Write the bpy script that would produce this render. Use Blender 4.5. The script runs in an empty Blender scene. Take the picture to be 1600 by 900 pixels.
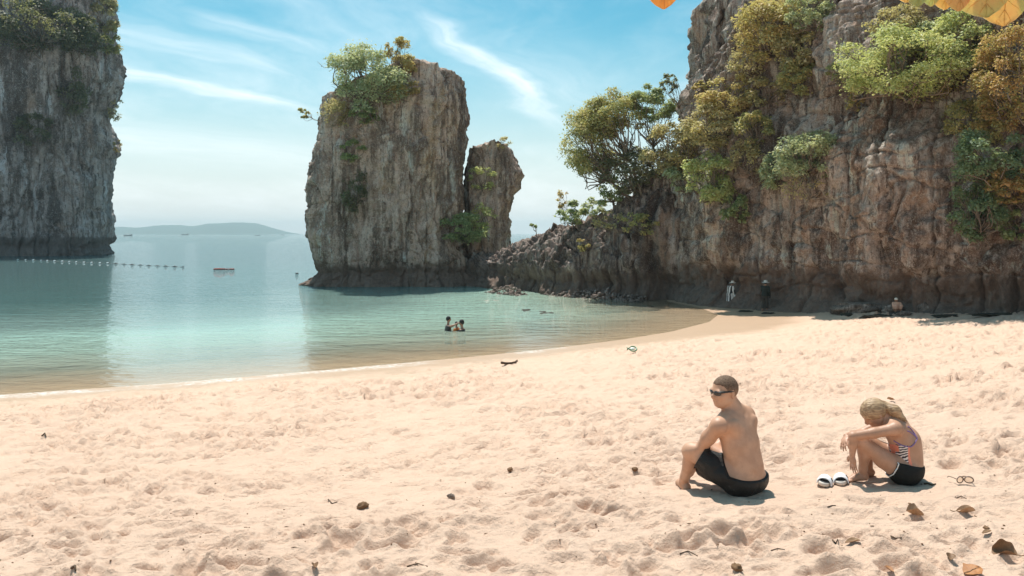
import bpy, math, random
import numpy as np
from math import radians as R
from mathutils import Vector
scene = bpy.context.scene
col = scene.collection

# ------------------------------------------------------------------ camera, world, sun, exposure
F = 1256.0            # focal length in pixels of the 1600 px wide photograph
HZ = 365.0            # row of the sea horizon
CAM_Z = 3.7           # eye height over the sea
cam_data = bpy.data.cameras.new("camera")
cam_data.sensor_width = 36.0
cam_data.lens = 36.0 * F / 1600.0
cam_data.shift_y = -(450.0 - HZ) / 1600.0
cam_data.clip_start = 0.05
cam_data.clip_end = 60000.0
cam = bpy.data.objects.new("camera", cam_data)
cam.location = (0, 0, CAM_Z)
cam.rotation_euler = (R(90), 0, 0)
col.objects.link(cam)
scene.camera = cam

SUN_EL = R(68.0)
SUN_AZ = R(-20.0)     # measured from +Y (away from the camera) towards +X
scene.view_settings.view_transform = 'Standard'
scene.view_settings.look = 'None'
scene.view_settings.gamma = 1.0
scene.view_settings.use_curve_mapping = False
scene.view_settings.exposure = 1.27

sun_data = bpy.data.lights.new("sun", 'SUN')
sun_data.energy = 2.4
sun_data.angle = R(0.55)
sun_data.color = (1.0, 0.95, 0.88)
sun = bpy.data.objects.new("sun", sun_data)
sd = Vector((math.sin(SUN_AZ) * math.cos(SUN_EL), math.cos(SUN_AZ) * math.cos(SUN_EL), math.sin(SUN_EL)))
sun.rotation_euler = sd.to_track_quat('Z', 'Y').to_euler()
sun.location = (0, 0, 80)
col.objects.link(sun)
scene.cycles.max_bounces = 8
scene.cycles.transparent_max_bounces = 12
scene.cycles.volume_bounces = 0
scene.cycles.use_denoising = True
scene.cycles.caustics_reflective = False
scene.cycles.caustics_refractive = False
scene.cycles.sample_clamp_indirect = 4.0


# ------------------------------------------------------------------ node helper
class NT:
    def __init__(self, tree):
        self.t = tree
        tree.nodes.clear()

    def __call__(self, typ, ins=None, **props):
        n = self.t.nodes.new('ShaderNode' + typ)
        for k, v in props.items():
            setattr(n, k, v)
        for k, v in (ins or {}).items():
            s = n.inputs[k]
            if isinstance(v, bpy.types.NodeSocket):
                self.t.links.new(v, s)
            else:
                try:
                    s.default_value = v
                except Exception:
                    s.default_value = (*v, 1.0)
        return n

    def math(self, op, a, b=0.0, c=None, clamp=False):
        n = self('Math', {0: a, 1: b} if c is None else {0: a, 1: b, 2: c}, operation=op, use_clamp=clamp)
        return n.outputs[0]

    def mix(self, f, a, b, blend='MIX'):
        n = self.t.nodes.new('ShaderNodeMix')
        n.data_type = 'RGBA'
        n.blend_type = blend
        n.clamp_factor = True
        for s, v in ((n.inputs[0], f), (n.inputs[6], a), (n.inputs[7], b)):
            if isinstance(v, bpy.types.NodeSocket):
                self.t.links.new(v, s)
            elif isinstance(v, (tuple, list)):
                s.default_value = (*v[:3], 1.0)
            else:
                s.default_value = v
        return n.outputs[2]

    def ramp(self, f, stops, interp='LINEAR'):
        n = self('ValToRGB', {0: f})
        cr = n.color_ramp
        cr.interpolation = interp
        while len(cr.elements) < len(stops):
            cr.elements.new(0.5)
        for e, (p, c) in zip(cr.elements, stops):
            e.position = p
            e.color = (c, c, c, 1) if isinstance(c, (int, float)) else (*c, 1)
        return n.outputs[0]

    def sstep(self, x, a, b):
        n = self('MapRange', {0: x, 1: a, 2: b, 3: 0.0, 4: 1.0}, interpolation_type='SMOOTHSTEP')
        return n.outputs[0]

    def noise(self, vec, scale, detail=4.0, rough=0.55, dist=0.0):
        n = self('TexNoise', {'Vector': vec, 'Scale': scale, 'Detail': detail, 'Roughness': rough, 'Distortion': dist})
        return n.outputs[0]

    def map(self, vec, scale=(1, 1, 1), loc=(0, 0, 0), rot=(0, 0, 0)):
        return self('Mapping', {0: vec, 1: loc, 2: rot, 3: scale}).outputs[0]

    def out(self, surf=None, vol=None):
        o = self.t.nodes.new('ShaderNodeOutputMaterial')
        if surf is not None:
            self.t.links.new(surf, o.inputs[0])
        if vol is not None:
            self.t.links.new(vol, o.inputs[1])


def material(name):
    m = bpy.data.materials.new(name)
    m.use_nodes = True
    return m, NT(m.node_tree)


def plain(name, colour, rough=0.6, vary=0.15, scale=30.0, spec=0.4, bump=0.0, metallic=0.0):
    m, n = material(name)
    tc = n('TexCoord').outputs['Object']
    f = n.noise(tc, scale, 4, 0.6)
    c = n.mix(f, tuple(x * (1 - vary) for x in colour), tuple(min(1, x * (1 + vary)) for x in colour))
    ins = {'Base Color': c, 'Roughness': rough, 'Specular IOR Level': spec, 'Metallic': metallic}
    if bump:
        ins['Normal'] = n('Bump', {'Strength': bump, 'Distance': 0.01, 'Height': f}).outputs[0]
    n.out(n('BsdfPrincipled', ins).outputs[0])
    return m


# ------------------------------------------------------------------ sky
world = bpy.data.worlds.new("World")
scene.world = world
world.use_nodes = True
w = NT(world.node_tree)
sky = w('TexSky', sky_type='NISHITA', sun_disc=False, sun_elevation=SUN_EL, sun_rotation=SUN_AZ,
        altitude=0.0, air_density=1.0, dust_density=1.2, ozone_density=1.6)
SKY_TINT = (0.235, 0.60, 0.575)
skyc = w.mix(1.0, sky.outputs[0], SKY_TINT, 'MULTIPLY')
gen = w('TexCoord').outputs['Generated']
sx = w('SeparateXYZ', {0: gen})
zz = w.math('ADD', w.math('MAXIMUM', sx.outputs[2], 0.0), 0.1)
P = w('CombineXYZ', {0: w.math('DIVIDE', sx.outputs[0], zz), 1: w.math('DIVIDE', sx.outputs[1], zz), 2: 0.0}).outputs[0]
warp = w('VectorMath', {0: w('TexNoise', {'Vector': P, 'Scale': 1.6, 'Detail': 4.0}).outputs[1], 1: (0.5, 0.5, 0.5)}, operation='SUBTRACT').outputs[0]
P2 = w('VectorMath', {0: w('VectorMath', {0: warp, 'Scale': 0.42}, operation='SCALE').outputs[0], 1: P}, operation='ADD').outputs[0]


def streak(a, b, width, strength):
    """a high cirrus streak on the cloud layer, from a to b"""
    ax, ay = a
    dx, dy = b[0] - ax, b[1] - ay
    L = math.hypot(dx, dy)
    ang = math.atan2(dy, dx)
    v = w('VectorMath', {0: P2, 1: (-ax, -ay, 0)}, operation='ADD').outputs[0]
    r = w('VectorRotate', {0: v, 'Angle': -ang}, rotation_type='Z_AXIS').outputs[0]
    s = w('SeparateXYZ', {0: r})
    u, p = s.outputs[0], s.outputs[1]
    fib = w.noise(w.map(r, (1.6, 9.0, 1)), 1.3, 6, 0.62)
    q = w.math('DIVIDE', p, width)
    g = w.math('EXPONENT', w.math('MULTIPLY', w.math('MULTIPLY', q, q), -1.0))
    al = w.math('MULTIPLY', w.sstep(u, -0.25 * L, 0.18 * L), w.sstep(u, 1.25 * L, 0.55 * L))
    m = w.math('MULTIPLY', w.math('MULTIPLY', g, al), w.math('MULTIPLY', fib, strength * 0.8))
    return m


cl = None
for a, b, wd, st in (((-0.27, 2.72), (0.26, 4.2), 0.085, 1.35), ((-1.62, 3.04), (-0.95, 3.95), 0.10, 1.3),
                     ((-1.02, 2.66), (-0.64, 3.2), 0.10, 0.7), ((-1.42, 2.62), (-0.85, 3.45), 0.16, 0.75),
                     ((-0.15, 3.0), (0.45, 3.9), 0.30, 0.45), ((-2.6, 3.9), (-0.9, 5.4), 0.5, 0.7),
                     ((2.2, 2.0), (3.4, 3.4), 0.3, 0.8), ((-5.2, 1.2), (-3.0, 2.6), 0.4, 0.9)):
    m = streak(a, b, wd, st)
    cl = m if cl is None else w.math('MAXIMUM', cl, m)
veil = w.math('MULTIPLY', w.sstep(w.noise(w.map(P2, (1.0, 0.45, 1), rot=(0, 0, 0.5)), 0.9, 6, 0.62), 0.40, 0.85), 0.55)
cl = w.math('MAXIMUM', cl, veil)
cl = w.math('MINIMUM', cl, 0.92)
low = w.math('MULTIPLY', w.sstep(sx.outputs[2], 0.27, -0.02), 0.95)      # pale sea air low over the horizon
skyc = w.mix(low, skyc, (4.9, 4.85, 4.75))
skyc = w.mix(cl, skyc, (6.1, 6.35, 6.4))
bg = w('Background', {0: skyc, 1: 0.09})
wo = w.t.nodes.new('ShaderNodeOutputWorld')
w.t.links.new(bg.outputs[0], wo.inputs[0])


# ------------------------------------------------------------------ objects, labels
def tag(o, label=None, cat=None, group=None, kind=None):
    for k, v in (('label', label), ('category', cat), ('group', group), ('kind', kind)):
        if v:
            o[k] = v
    return o


def empty(name, loc, label, cat, group=None, rz=0.0):
    o = bpy.data.objects.new(name, None)
    o.empty_display_size = 0.2
    o.location = loc
    o.rotation_euler = (0, 0, rz)
    col.objects.link(o)
    return tag(o, label, cat, group)


def mesh_obj(name, verts, faces, mat, parent=None, smooth=True, attrs=None):
    """faces: (n,3)/(n,4) array or list of such arrays"""
    if not isinstance(faces, (list, tuple)):
        faces = [faces]
    faces = [np.asarray(f, dtype=np.int32) for f in faces if len(f)]
    me = bpy.data.meshes.new(name)
    v = np.asarray(verts, dtype=np.float32)
    me.vertices.add(len(v))
    me.vertices.foreach_set('co', v.ravel())
    loops = np.concatenate([f.ravel() for f in faces])
    tot = np.concatenate([np.full(len(f), f.shape[1], np.int32) for f in faces])
    st = np.concatenate(([0], np.cumsum(tot)[:-1])).astype(np.int32)
    me.loops.add(len(loops))
    me.loops.foreach_set('vertex_index', loops)
    me.polygons.add(len(tot))
    me.polygons.foreach_set('loop_start', st)
    me.polygons.foreach_set('loop_total', tot)
    for k, a in (attrs or {}).items():
        at = me.attributes.new(k, 'FLOAT', 'POINT')
        at.data.foreach_set('value', np.asarray(a, dtype=np.float32))
    me.update(calc_edges=True)
    me.validate()
    if smooth:
        me.polygons.foreach_set('use_smooth', np.ones(len(tot), dtype=bool))
    for mm in (mat if isinstance(mat, (list, tuple)) else [mat]):
        me.materials.append(mm)
    o = bpy.data.objects.new(name, me)
    col.objects.link(o)
    if parent is not None:
        o.parent = parent
    return o


def grid_faces(nr, nc, wrap=False):
    i = np.arange(nr - 1)[:, None]
    j = np.arange(nc if wrap else nc - 1)[None, :]
    j2 = (j + 1) % nc
    return np.stack([i * nc + j, i * nc + j2, (i + 1) * nc + j2, (i + 1) * nc + j], -1).reshape(-1, 4)


class Geo:
    """collects tubes, boxes and lumps for one mesh"""
    def __init__(self):
        self.v, self.f, self.n = [], [], 0

    def add(self, v, f):
        self.v.append(np.asarray(v, float))
        self.f.append(np.asarray(f, int) + self.n)
        self.n += len(v)

    def tube(self, pts, rad, k=6):
        pts = np.asarray(pts, float)
        rad = np.broadcast_to(np.asarray(rad, float), (len(pts),))
        tan = np.gradient(pts, axis=0)
        tan /= np.linalg.norm(tan, axis=1)[:, None] + 1e-9
        ref = np.array([0.31, 0.17, 0.93]) if abs(tan[0, 2]) < 0.9 else np.array([1.0, 0.2, 0])
        rings = []
        a = np.cross(tan[0], ref)
        for p, t, r in zip(pts, tan, rad):
            a = a - t * a.dot(t)
            a /= np.linalg.norm(a) + 1e-9
            b = np.cross(t, a)
            th = np.linspace(0, 2 * np.pi, k, endpoint=False)
            rings.append(p + r * (np.cos(th)[:, None] * a + np.sin(th)[:, None] * b))
        v = np.concatenate(rings + [pts[:1], pts[-1:]])
        f = grid_faces(len(pts), k, True)
        n = len(pts) * k
        j = np.arange(k)
        j2 = (j + 1) % k
        capa = np.stack([np.full(k, n), j2, j, np.full(k, n)], -1)[:, :3]
        capb = np.stack([np.full(k, n + 1), (len(pts) - 1) * k + j, (len(pts) - 1) * k + j2], -1)
        self.v.append(v)
        self.f += [f + self.n, capa + self.n, capb + self.n]
        self.n += len(v)
        return self

    def build(self, name, mat, parent=None, smooth=True):
        v = np.concatenate(self.v)
        q = [f for f in self.f if f.shape[1] == 4]
        t = [f for f in self.f if f.shape[1] == 3]
        fs = ([np.concatenate(q)] if q else []) + ([np.concatenate(t)] if t else [])
        return mesh_obj(name, v, fs, mat, parent, smooth)


# ------------------------------------------------------------------ numpy noise
def _hash(i, j, k, s):
    h = (i * 374761393 + j * 668265263 + k * 2147483647 + s * 974634777) & 0xFFFFFFFF
    h = ((h ^ (h >> 13)) * 1274126177) & 0xFFFFFFFF
    h = ((h ^ (h >> 15)) * 2246822519) & 0xFFFFFFFF
    return h ^ (h >> 16)


_G = np.array([(a, b, c) for a in (-1, 0, 1) for b in (-1, 0, 1) for c in (-1, 0, 1) if abs(a) + abs(b) + abs(c) == 2], np.float32)


def pn(x, y, z, seed=0):
    """gradient noise about -1..1"""
    x, y, z = np.broadcast_arrays(np.asarray(x, np.float32), np.asarray(y, np.float32), np.asarray(z, np.float32))
    xi, yi, zi = np.floor(x), np.floor(y), np.floor(z)
    fx, fy, fz = x - xi, y - yi, z - zi
    xi, yi, zi = xi.astype(np.int64), yi.astype(np.int64), zi.astype(np.int64)
    u, v, ww = [t * t * t * (t * (t * 6 - 15) + 10) for t in (fx, fy, fz)]
    r = 0
    for a in (0, 1):
        for b in (0, 1):
            for c in (0, 1):
                g = _G[_hash(xi + a, yi + b, zi + c, seed) % 12]
                d = g[..., 0] * (fx - a) + g[..., 1] * (fy - b) + g[..., 2] * (fz - c)
                r = r + d * (u if a else 1 - u) * (v if b else 1 - v) * (ww if c else 1 - ww)
    return r


def fbm(x, y, z, oct=4, seed=0, gain=0.5, ridged=False):
    r, a = 0, 1.0
    for o in range(oct):
        n = pn(x, y, z, seed + 17 * o)
        if ridged:
            n = 0.5 - np.abs(n) * 1.4
        r = r + a * n
        a *= gain
        x, y, z = x * 2.03 + 5.1, y * 2.03 - 3.7, z * 2.03 + 1.3
    return r


def cells(x, y, cell, seed, dens=0.6, aspect=2.0, spread=0.5):
    """footprint-like elliptical dents with a raised rim, summed over scattered cells"""
    x, y = np.broadcast_arrays(np.asarray(x, np.float32) / cell, np.asarray(y, np.float32) / cell)
    xi, yi = np.floor(x).astype(np.int64), np.floor(y).astype(np.int64)
    r = np.zeros(x.shape, np.float32)
    for a in (-1, 0, 1):
        for b in (-1, 0, 1):
            ci, cj = xi + a, yi + b
            h = [(_hash(ci, cj, np.int64(q), seed) & 0xFFFF).astype(np.float32) / 65535.0 for q in range(5)]
            on = h[0] < dens
            px, py = ci + 0.1 + 0.8 * h[1], cj + 0.1 + 0.8 * h[2]
            th = h[3] * 6.2832
            c, s = np.cos(th), np.sin(th)
            dx, dy = x - px, y - py
            e = ((dx * c + dy * s) / (spread * 0.75)) ** 2 + ((-dx * s + dy * c) / (spread * 0.75 / aspect)) ** 2
            r += np.where(on, (0.35 + 0.65 * h[4]) * (0.42 * np.exp(-(e - 2.0) ** 2 * 0.8) - np.exp(-np.minimum(e * e, 30.0) * 0.8)), 0)
    return r


def facets(x, y, z, seed):
    """blocky fracture relief: every cell is a tilted plane of its own, about -1..1"""
    x, y, z = np.broadcast_arrays(np.asarray(x, np.float32), np.asarray(y, np.float32), np.asarray(z, np.float32))
    xi, yi, zi = [np.floor(q).astype(np.int64) for q in (x, y, z)]
    best = np.full(x.shape, 1e9, np.float32)
    val = np.zeros(x.shape, np.float32)
    for a in (-1, 0, 1):
        for b in (-1, 0, 1):
            for c in (-1, 0, 1):
                ci, cj, ck = xi + a, yi + b, zi + c
                h = _hash(ci, cj, ck, seed)
                r = [((h >> q) & 0xFF).astype(np.float32) / 255.0 for q in (0, 8, 16, 24)]
                dx, dy, dz = x - ci - r[0], y - cj - r[1], z - ck - r[2]
                d = dx * dx + dy * dy + dz * dz
                k = d < best
                best = np.where(k, d, best)
                h2 = _hash(ci, cj, ck, seed + 5)
                g = [((h2 >> q) & 0xFF).astype(np.float32) / 127.5 - 1.0 for q in (0, 8, 16)]
                val = np.where(k, (r[3] * 2 - 1) * 0.7 + 0.8 * (g[0] * dx + g[1] * dy + g[2] * dz), val)
    return val


def W(px, py, z=0.0):
    """where the line of sight through a photograph pixel meets height z"""
    d = (CAM_Z - z) * F / (py - HZ)
    return ((px - 800.0) / F * d, d, z)


def at(px, py, d):
    return np.array([(px - 800.0) / F * d, d, CAM_Z + (HZ - py) / F * d])


# ------------------------------------------------------------------ beach and sea bed
shore = [(-75.0, -12.0)] + [W(*p)[:2] for p in ((-700, 680), (-300, 646), (0, 617), (250, 600), (500, 579), (700, 561), (850, 546), (970, 531), (1050, 518), (1108, 503), (1122, 492), (1092, 480), (1040, 471))] + [(11.0, 52.0), (16.0, 70.0), (60.0, 110.0)]
SH = np.array(shore)
LAND = np.concatenate([SH, np.array([(400.0, 110.0), (400.0, -300.0), (-75.0, -300.0)])])


def shore_dist(x, y):
    x, y = np.broadcast_arrays(np.asarray(x, float), np.asarray(y, float))
    best = np.full(x.shape, 1e9)
    for a, b in zip(SH[:-1], SH[1:]):
        d = b - a
        t = np.clip(((x - a[0]) * d[0] + (y - a[1]) * d[1]) / (d @ d), 0, 1)
        best = np.minimum(best, np.hypot(x - a[0] - t * d[0], y - a[1] - t * d[1]))
    ins = np.zeros(x.shape, bool)
    n = len(LAND)
    for i in range(n):
        a, b = LAND[i], LAND[(i + 1) % n]
        if a[1] == b[1]:
            continue
        c = ((a[1] > y) != (b[1] > y)) & (x < (b[0] - a[0]) * (y - a[1]) / (b[1] - a[1]) + a[0])
        ins ^= c
    return np.where(ins, best, -best)


MAN_AT = (1.69, 5.82)
WOMAN_AT = (2.95, 6.03)


def sand_z(x, y, detail=True):
    x, y = np.broadcast_arrays(np.asarray(x, float), np.asarray(y, float))
    s = shore_dist(x, y)
    s = s + 0.5 * pn(x * 0.22, y * 0.22, 0.3, 5) * np.clip(np.abs(s) / 3, 0, 1)
    z = np.interp(s, (-80, -45, -26, -16, -11, -6, -2, 0, 4, 8, 12, 17, 21, 40, 300), (-7, -4.5, -3.2, -1.9, -1.1, -.5, -.16, 0, .30, .52, .92, 1.80, 2.12, 3.0, 6.0))
    shelf = np.clip((x - 3.0) / 5.0, 0, 1) * np.clip((y - 24) / 8, 0, 1) * np.clip(1.6 - np.abs(s) / 4.0, 0, 1)
    z = z * (1 - 0.5 * shelf)
    dry = np.clip((s - 0.6) / 3.0, 0, 1) * np.clip(1 - 1.3 * shelf, 0, 1)
    z = z + 0.05 * pn(x * 0.45, y * 0.45, 0.7, 9) * dry
    if not detail:
        return z
    calm = np.ones(x.shape)
    for (cx, cy), rr in ((MAN_AT, 0.30), (WOMAN_AT, 0.28)):
        d = np.hypot((x - cx) * 0.8, y - cy)
        calm *= 0.25 + 0.75 * np.clip((d - rr) / 0.4, 0, 1)
    rx, ry = x + 0.05 * pn(x * 4, y * 4, 1.5, 3), y + 0.05 * pn(x * 4, y * 4, 7.5, 4)
    rx = rx * (1 - 0.38 * np.clip((y - 3) / 5, 0, 1))      # hollows drawn out along the shore
    h = 0.030 * fbm(rx * 1.7, ry * 1.7, 0.2, 2, 21)
    h = h + 0.032 * fbm(rx * 3.2, ry * 4.2, 0.4, 3, 31, 0.5, True)
    h = h + 0.070 * cells(rx, ry, 0.36, 77, 0.72, 2.0, 0.52)
    h = h + 0.058 * cells(rx + 9.3, ry - 4.1, 0.23, 78, 0.6, 1.7, 0.5)
    h = h + 0.030 * cells(rx, ry, 0.13, 79, 0.5, 1.5, 0.5)
    patch = 0.42 + 0.75 * np.clip(0.55 + 1.5 * pn(x * 0.33, y * 0.45, 3.1, 44), 0, 1)
    return z + 1.3 * h * patch * dry * calm * np.interp(y, (4, 6, 9, 16), (0.74, 0.92, 1.22, 1.55))


def rows_between(a, b, ratio):
    n = int(math.log(b / a) / math.log(ratio))
    return a * (b / a) ** (np.arange(n) / n)


ys = np.concatenate([np.linspace(-60, 2.4, 14), rows_between(2.9, 6.5, 1.0030), rows_between(6.5, 42, 1.0048), rows_between(42, 160, 1.05), [160, 190]])
ts = np.concatenate([[-12, -7, -4, -2.5, -1.6, -1.2], np.linspace(-0.88, 0.78, 700), [1.1, 1.6, 2.5, 4, 7, 12]])
wid = np.sqrt(ys ** 2 + 2.2 ** 2) + 0.6
SX = ts[None, :] * wid[:, None]
SY = np.repeat(ys[:, None], len(ts), 1)
SZ = sand_z(SX, SY)

m_sand, n = material("sand")
geo = n('NewGeometry')
pos = geo.outputs['Position']
pz = n('SeparateXYZ', {0: pos}).outputs[2]
g1 = n.noise(pos, 1.3, 5, 0.6)
g2 = n.noise(pos, 55.0, 3, 0.7)
g3 = n.noise(pos, 420.0, 2, 0.7)
dry = n.mix(g1, (0.65, 0.445, 0.325), (0.74, 0.53, 0.40))
dry = n.mix(n.math('MULTIPLY', n.sstep(g2, 0.60, 0.78), 0.6), dry, (0.52, 0.37, 0.27))
dry = n.mix(n.math('MULTIPLY', n.sstep(g3, 0.64, 0.76), 0.30), dry, (0.30, 0.20, 0.14))
wet_f = n.sstep(n.math('ADD', pz, n.math('MULTIPLY', n.math('SUBTRACT', n.noise(pos, 0.8, 3), 0.5), 0.10)), 0.27, 0.10)
wetc = n.mix(g1, (0.47, 0.32, 0.215), (0.53, 0.37, 0.255))
c = n.mix(wet_f, dry, wetc)
fo1 = n.math('MULTIPLY', n.sstep(n.noise(pos, 9.0, 5, 0.75), 0.46, 0.56), n.math('MULTIPLY', n.sstep(pz, -0.015, 0.01), n.sstep(pz, 0.10, 0.04)))
fo1 = n.math('MULTIPLY', fo1, n.math('MULTIPLY', n.sstep(n.noise(pos, 0.35, 3), 0.40, 0.55), n.sstep(n('SeparateXYZ', {0: pos}).outputs[0], 3.0, 0.5)))
c = n.mix(n.math('MULTIPLY', fo1, 0.8), c, (0.78, 0.76, 0.72))
bed_f = n.sstep(n.noise(n.map(pos, (0.35, 0.8, 1)), 0.55, 4, 0.6), 0.56, 0.64)
bed_f = n.math('MULTIPLY', bed_f, n.sstep(pz, -0.75, -1.5))
c = n.mix(bed_f, c, (0.06, 0.07, 0.05))
bh = n.math('ADD', n.math('MULTIPLY', n.noise(pos, 28.0, 5, 0.65), 1.0), n.math('MULTIPLY', g3, 0.12))
bmp = n('Bump', {'Strength': n.math('SUBTRACT', 0.75, n.math('MULTIPLY', wet_f, 0.65)), 'Distance': 0.05, 'Height': bh}).outputs[0]
rgh = n.math('SUBTRACT', 0.95, n.math('MULTIPLY', wet_f, 0.5))
n.out(n('BsdfPrincipled', {'Base Color': c, 'Roughness': rgh, 'Specular IOR Level': 0.25, 'Normal': bmp}).outputs[0])
tag(mesh_obj("beach_sand", np.stack([SX, SY, SZ], -1).reshape(-1, 3), grid_faces(*SX.shape), m_sand), kind='structure')

# ------------------------------------------------------------------ sea
ys = np.concatenate([np.linspace(-60, 9, 10), rows_between(10, 60, 1.010), rows_between(60, 300, 1.04), rows_between(300, 30000, 1.35), [30000.0]])
ts = np.concatenate([[-60, -20, -8, -4, -2, -1.2, -0.9], np.linspace(-0.75, 0.75, 260), [0.9, 1.2, 2, 4, 8, 20, 60]])
wid = np.sqrt(ys ** 2 + 9.0) + 1
WX = ts[None, :] * wid[:, None]
WY = np.repeat(ys[:, None], len(ts), 1)
bed = sand_z(WX, WY, False)
depth = np.clip(-bed, 0, 12)
depth = np.where((WY > 150) | (np.abs(WX) > 150), 8.0, depth)
m_sea, n = material("sea_water")
pos = n('NewGeometry').outputs['Position']
dep = n('Attribute', attribute_name='depth').outputs['Fac']
vary = n.noise(n.map(pos, (0.06, 0.22, 1)), 1.0, 4, 0.6)
dd = n.math('MULTIPLY', dep, n.math('ADD', 0.75, n.math('MULTIPLY', vary, 0.5)))
body = n.ramp(n.math('DIVIDE', dd, 6.0), [(0.0, (0.66, 0.55, 0.41)), (0.03, (0.57, 0.56, 0.42)), (0.10, (0.42, 0.545, 0.435)), (0.20, (0.34, 0.49, 0.41)), (0.29, (0.20, 0.29, 0.255)), (0.55, (0.075, 0.145, 0.135)), (1.0, (0.075, 0.125, 0.125))])
cov = n.math('SUBTRACT', 1.0, n.math('EXPONENT', n.math('MULTIPLY', dd, -2.2)))
r1 = n.noise(n.map(pos, (0.85, 1.5, 1)), 1.0, 3, 0.55)
r2 = n.noise(n.map(pos, (2.6, 5.5, 1), rot=(0, 0, 0.12)), 1.0, 3, 0.6)
r3 = n.noise(n.map(pos, (0.05, 0.16, 1)), 1.0, 3, 0.6)
hh = n.math('ADD', n.math('MULTIPLY', r1, 1.0), n.math('ADD', n.math('MULTIPLY', r2, 0.34), n.math('MULTIPLY', r3, 1.6)))
calm = n.sstep(dep, 0.0, 0.8)
wn = n('Bump', {'Strength': n.math('ADD', 0.12, n.math('MULTIPLY', calm, 0.22)), 'Distance': 0.46, 'Height': hh}).outputs[0]
tr = n('BsdfTransparent', {0: (0.96, 0.98, 0.94)}).outputs[0]
df = n('BsdfDiffuse', {0: body, 'Normal': wn}).outputs[0]
under = n('MixShader', {0: cov, 1: tr, 2: df}).outputs[0]
gl = n('BsdfGlossy', {0: (0.95, 0.97, 0.97), 'Roughness': 0.02, 'Normal': wn}).outputs[0]
fr = n('Fresnel', {'IOR': 1.27, 'Normal': wn}).outputs[0]
n.out(n('MixShader', {0: n.math('MULTIPLY', fr, 0.97), 1: under, 2: gl}).outputs[0])
tag(mesh_obj("sea", np.stack([WX, WY, np.zeros_like(WX)], -1).reshape(-1, 3), grid_faces(*WX.shape), m_sea, attrs={'depth': depth.ravel()}), kind='structure')
# ------------------------------------------------------------------ limestone
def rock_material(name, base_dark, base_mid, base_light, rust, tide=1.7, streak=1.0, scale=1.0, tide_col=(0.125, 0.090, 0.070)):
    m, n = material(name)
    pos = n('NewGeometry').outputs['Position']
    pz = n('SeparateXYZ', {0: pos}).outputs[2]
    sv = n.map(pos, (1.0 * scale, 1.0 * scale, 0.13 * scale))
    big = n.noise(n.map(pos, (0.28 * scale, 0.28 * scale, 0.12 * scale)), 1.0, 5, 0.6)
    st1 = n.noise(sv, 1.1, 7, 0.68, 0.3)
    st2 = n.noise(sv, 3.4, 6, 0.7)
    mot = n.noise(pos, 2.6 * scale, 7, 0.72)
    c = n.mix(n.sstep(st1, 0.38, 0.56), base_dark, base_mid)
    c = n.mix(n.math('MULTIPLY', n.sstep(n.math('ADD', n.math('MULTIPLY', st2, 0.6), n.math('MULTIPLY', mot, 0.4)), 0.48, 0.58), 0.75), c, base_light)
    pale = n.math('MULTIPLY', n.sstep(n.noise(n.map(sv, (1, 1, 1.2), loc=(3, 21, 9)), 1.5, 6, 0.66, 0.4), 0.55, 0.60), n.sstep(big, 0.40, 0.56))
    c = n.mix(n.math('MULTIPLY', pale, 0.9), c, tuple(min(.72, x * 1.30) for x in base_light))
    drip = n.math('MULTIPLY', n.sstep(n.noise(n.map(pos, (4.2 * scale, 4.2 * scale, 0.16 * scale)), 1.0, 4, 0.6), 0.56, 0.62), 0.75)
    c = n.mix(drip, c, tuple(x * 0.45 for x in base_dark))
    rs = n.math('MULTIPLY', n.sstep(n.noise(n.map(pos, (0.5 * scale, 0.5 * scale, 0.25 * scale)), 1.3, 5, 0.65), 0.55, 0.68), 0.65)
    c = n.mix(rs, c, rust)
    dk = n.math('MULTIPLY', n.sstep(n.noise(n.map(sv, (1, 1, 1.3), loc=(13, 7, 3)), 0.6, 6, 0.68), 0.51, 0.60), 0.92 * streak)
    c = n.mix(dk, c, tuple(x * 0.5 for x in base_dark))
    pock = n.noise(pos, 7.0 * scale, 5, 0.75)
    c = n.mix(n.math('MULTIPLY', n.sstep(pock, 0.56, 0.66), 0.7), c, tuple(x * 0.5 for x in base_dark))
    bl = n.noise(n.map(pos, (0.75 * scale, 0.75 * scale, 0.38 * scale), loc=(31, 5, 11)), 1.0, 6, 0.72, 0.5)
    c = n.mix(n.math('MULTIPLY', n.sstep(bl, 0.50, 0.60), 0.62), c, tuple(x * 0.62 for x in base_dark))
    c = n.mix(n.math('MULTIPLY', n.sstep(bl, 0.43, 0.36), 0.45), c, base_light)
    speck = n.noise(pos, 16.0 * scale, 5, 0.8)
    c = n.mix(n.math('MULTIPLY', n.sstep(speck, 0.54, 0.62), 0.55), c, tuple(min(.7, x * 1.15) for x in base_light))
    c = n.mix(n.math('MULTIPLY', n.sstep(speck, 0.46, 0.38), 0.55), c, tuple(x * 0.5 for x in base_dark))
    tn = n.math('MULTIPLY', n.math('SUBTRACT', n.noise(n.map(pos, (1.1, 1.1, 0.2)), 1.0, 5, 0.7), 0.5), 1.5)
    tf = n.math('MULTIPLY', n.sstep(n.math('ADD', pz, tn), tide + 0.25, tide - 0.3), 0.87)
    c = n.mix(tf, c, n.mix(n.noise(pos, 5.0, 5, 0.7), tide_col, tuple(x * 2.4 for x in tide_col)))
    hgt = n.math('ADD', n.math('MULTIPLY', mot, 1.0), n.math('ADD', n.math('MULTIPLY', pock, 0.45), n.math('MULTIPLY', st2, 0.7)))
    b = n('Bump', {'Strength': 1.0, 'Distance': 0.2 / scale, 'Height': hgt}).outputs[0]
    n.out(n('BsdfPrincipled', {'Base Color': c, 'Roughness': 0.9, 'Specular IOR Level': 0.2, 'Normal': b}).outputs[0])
    return m


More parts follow.
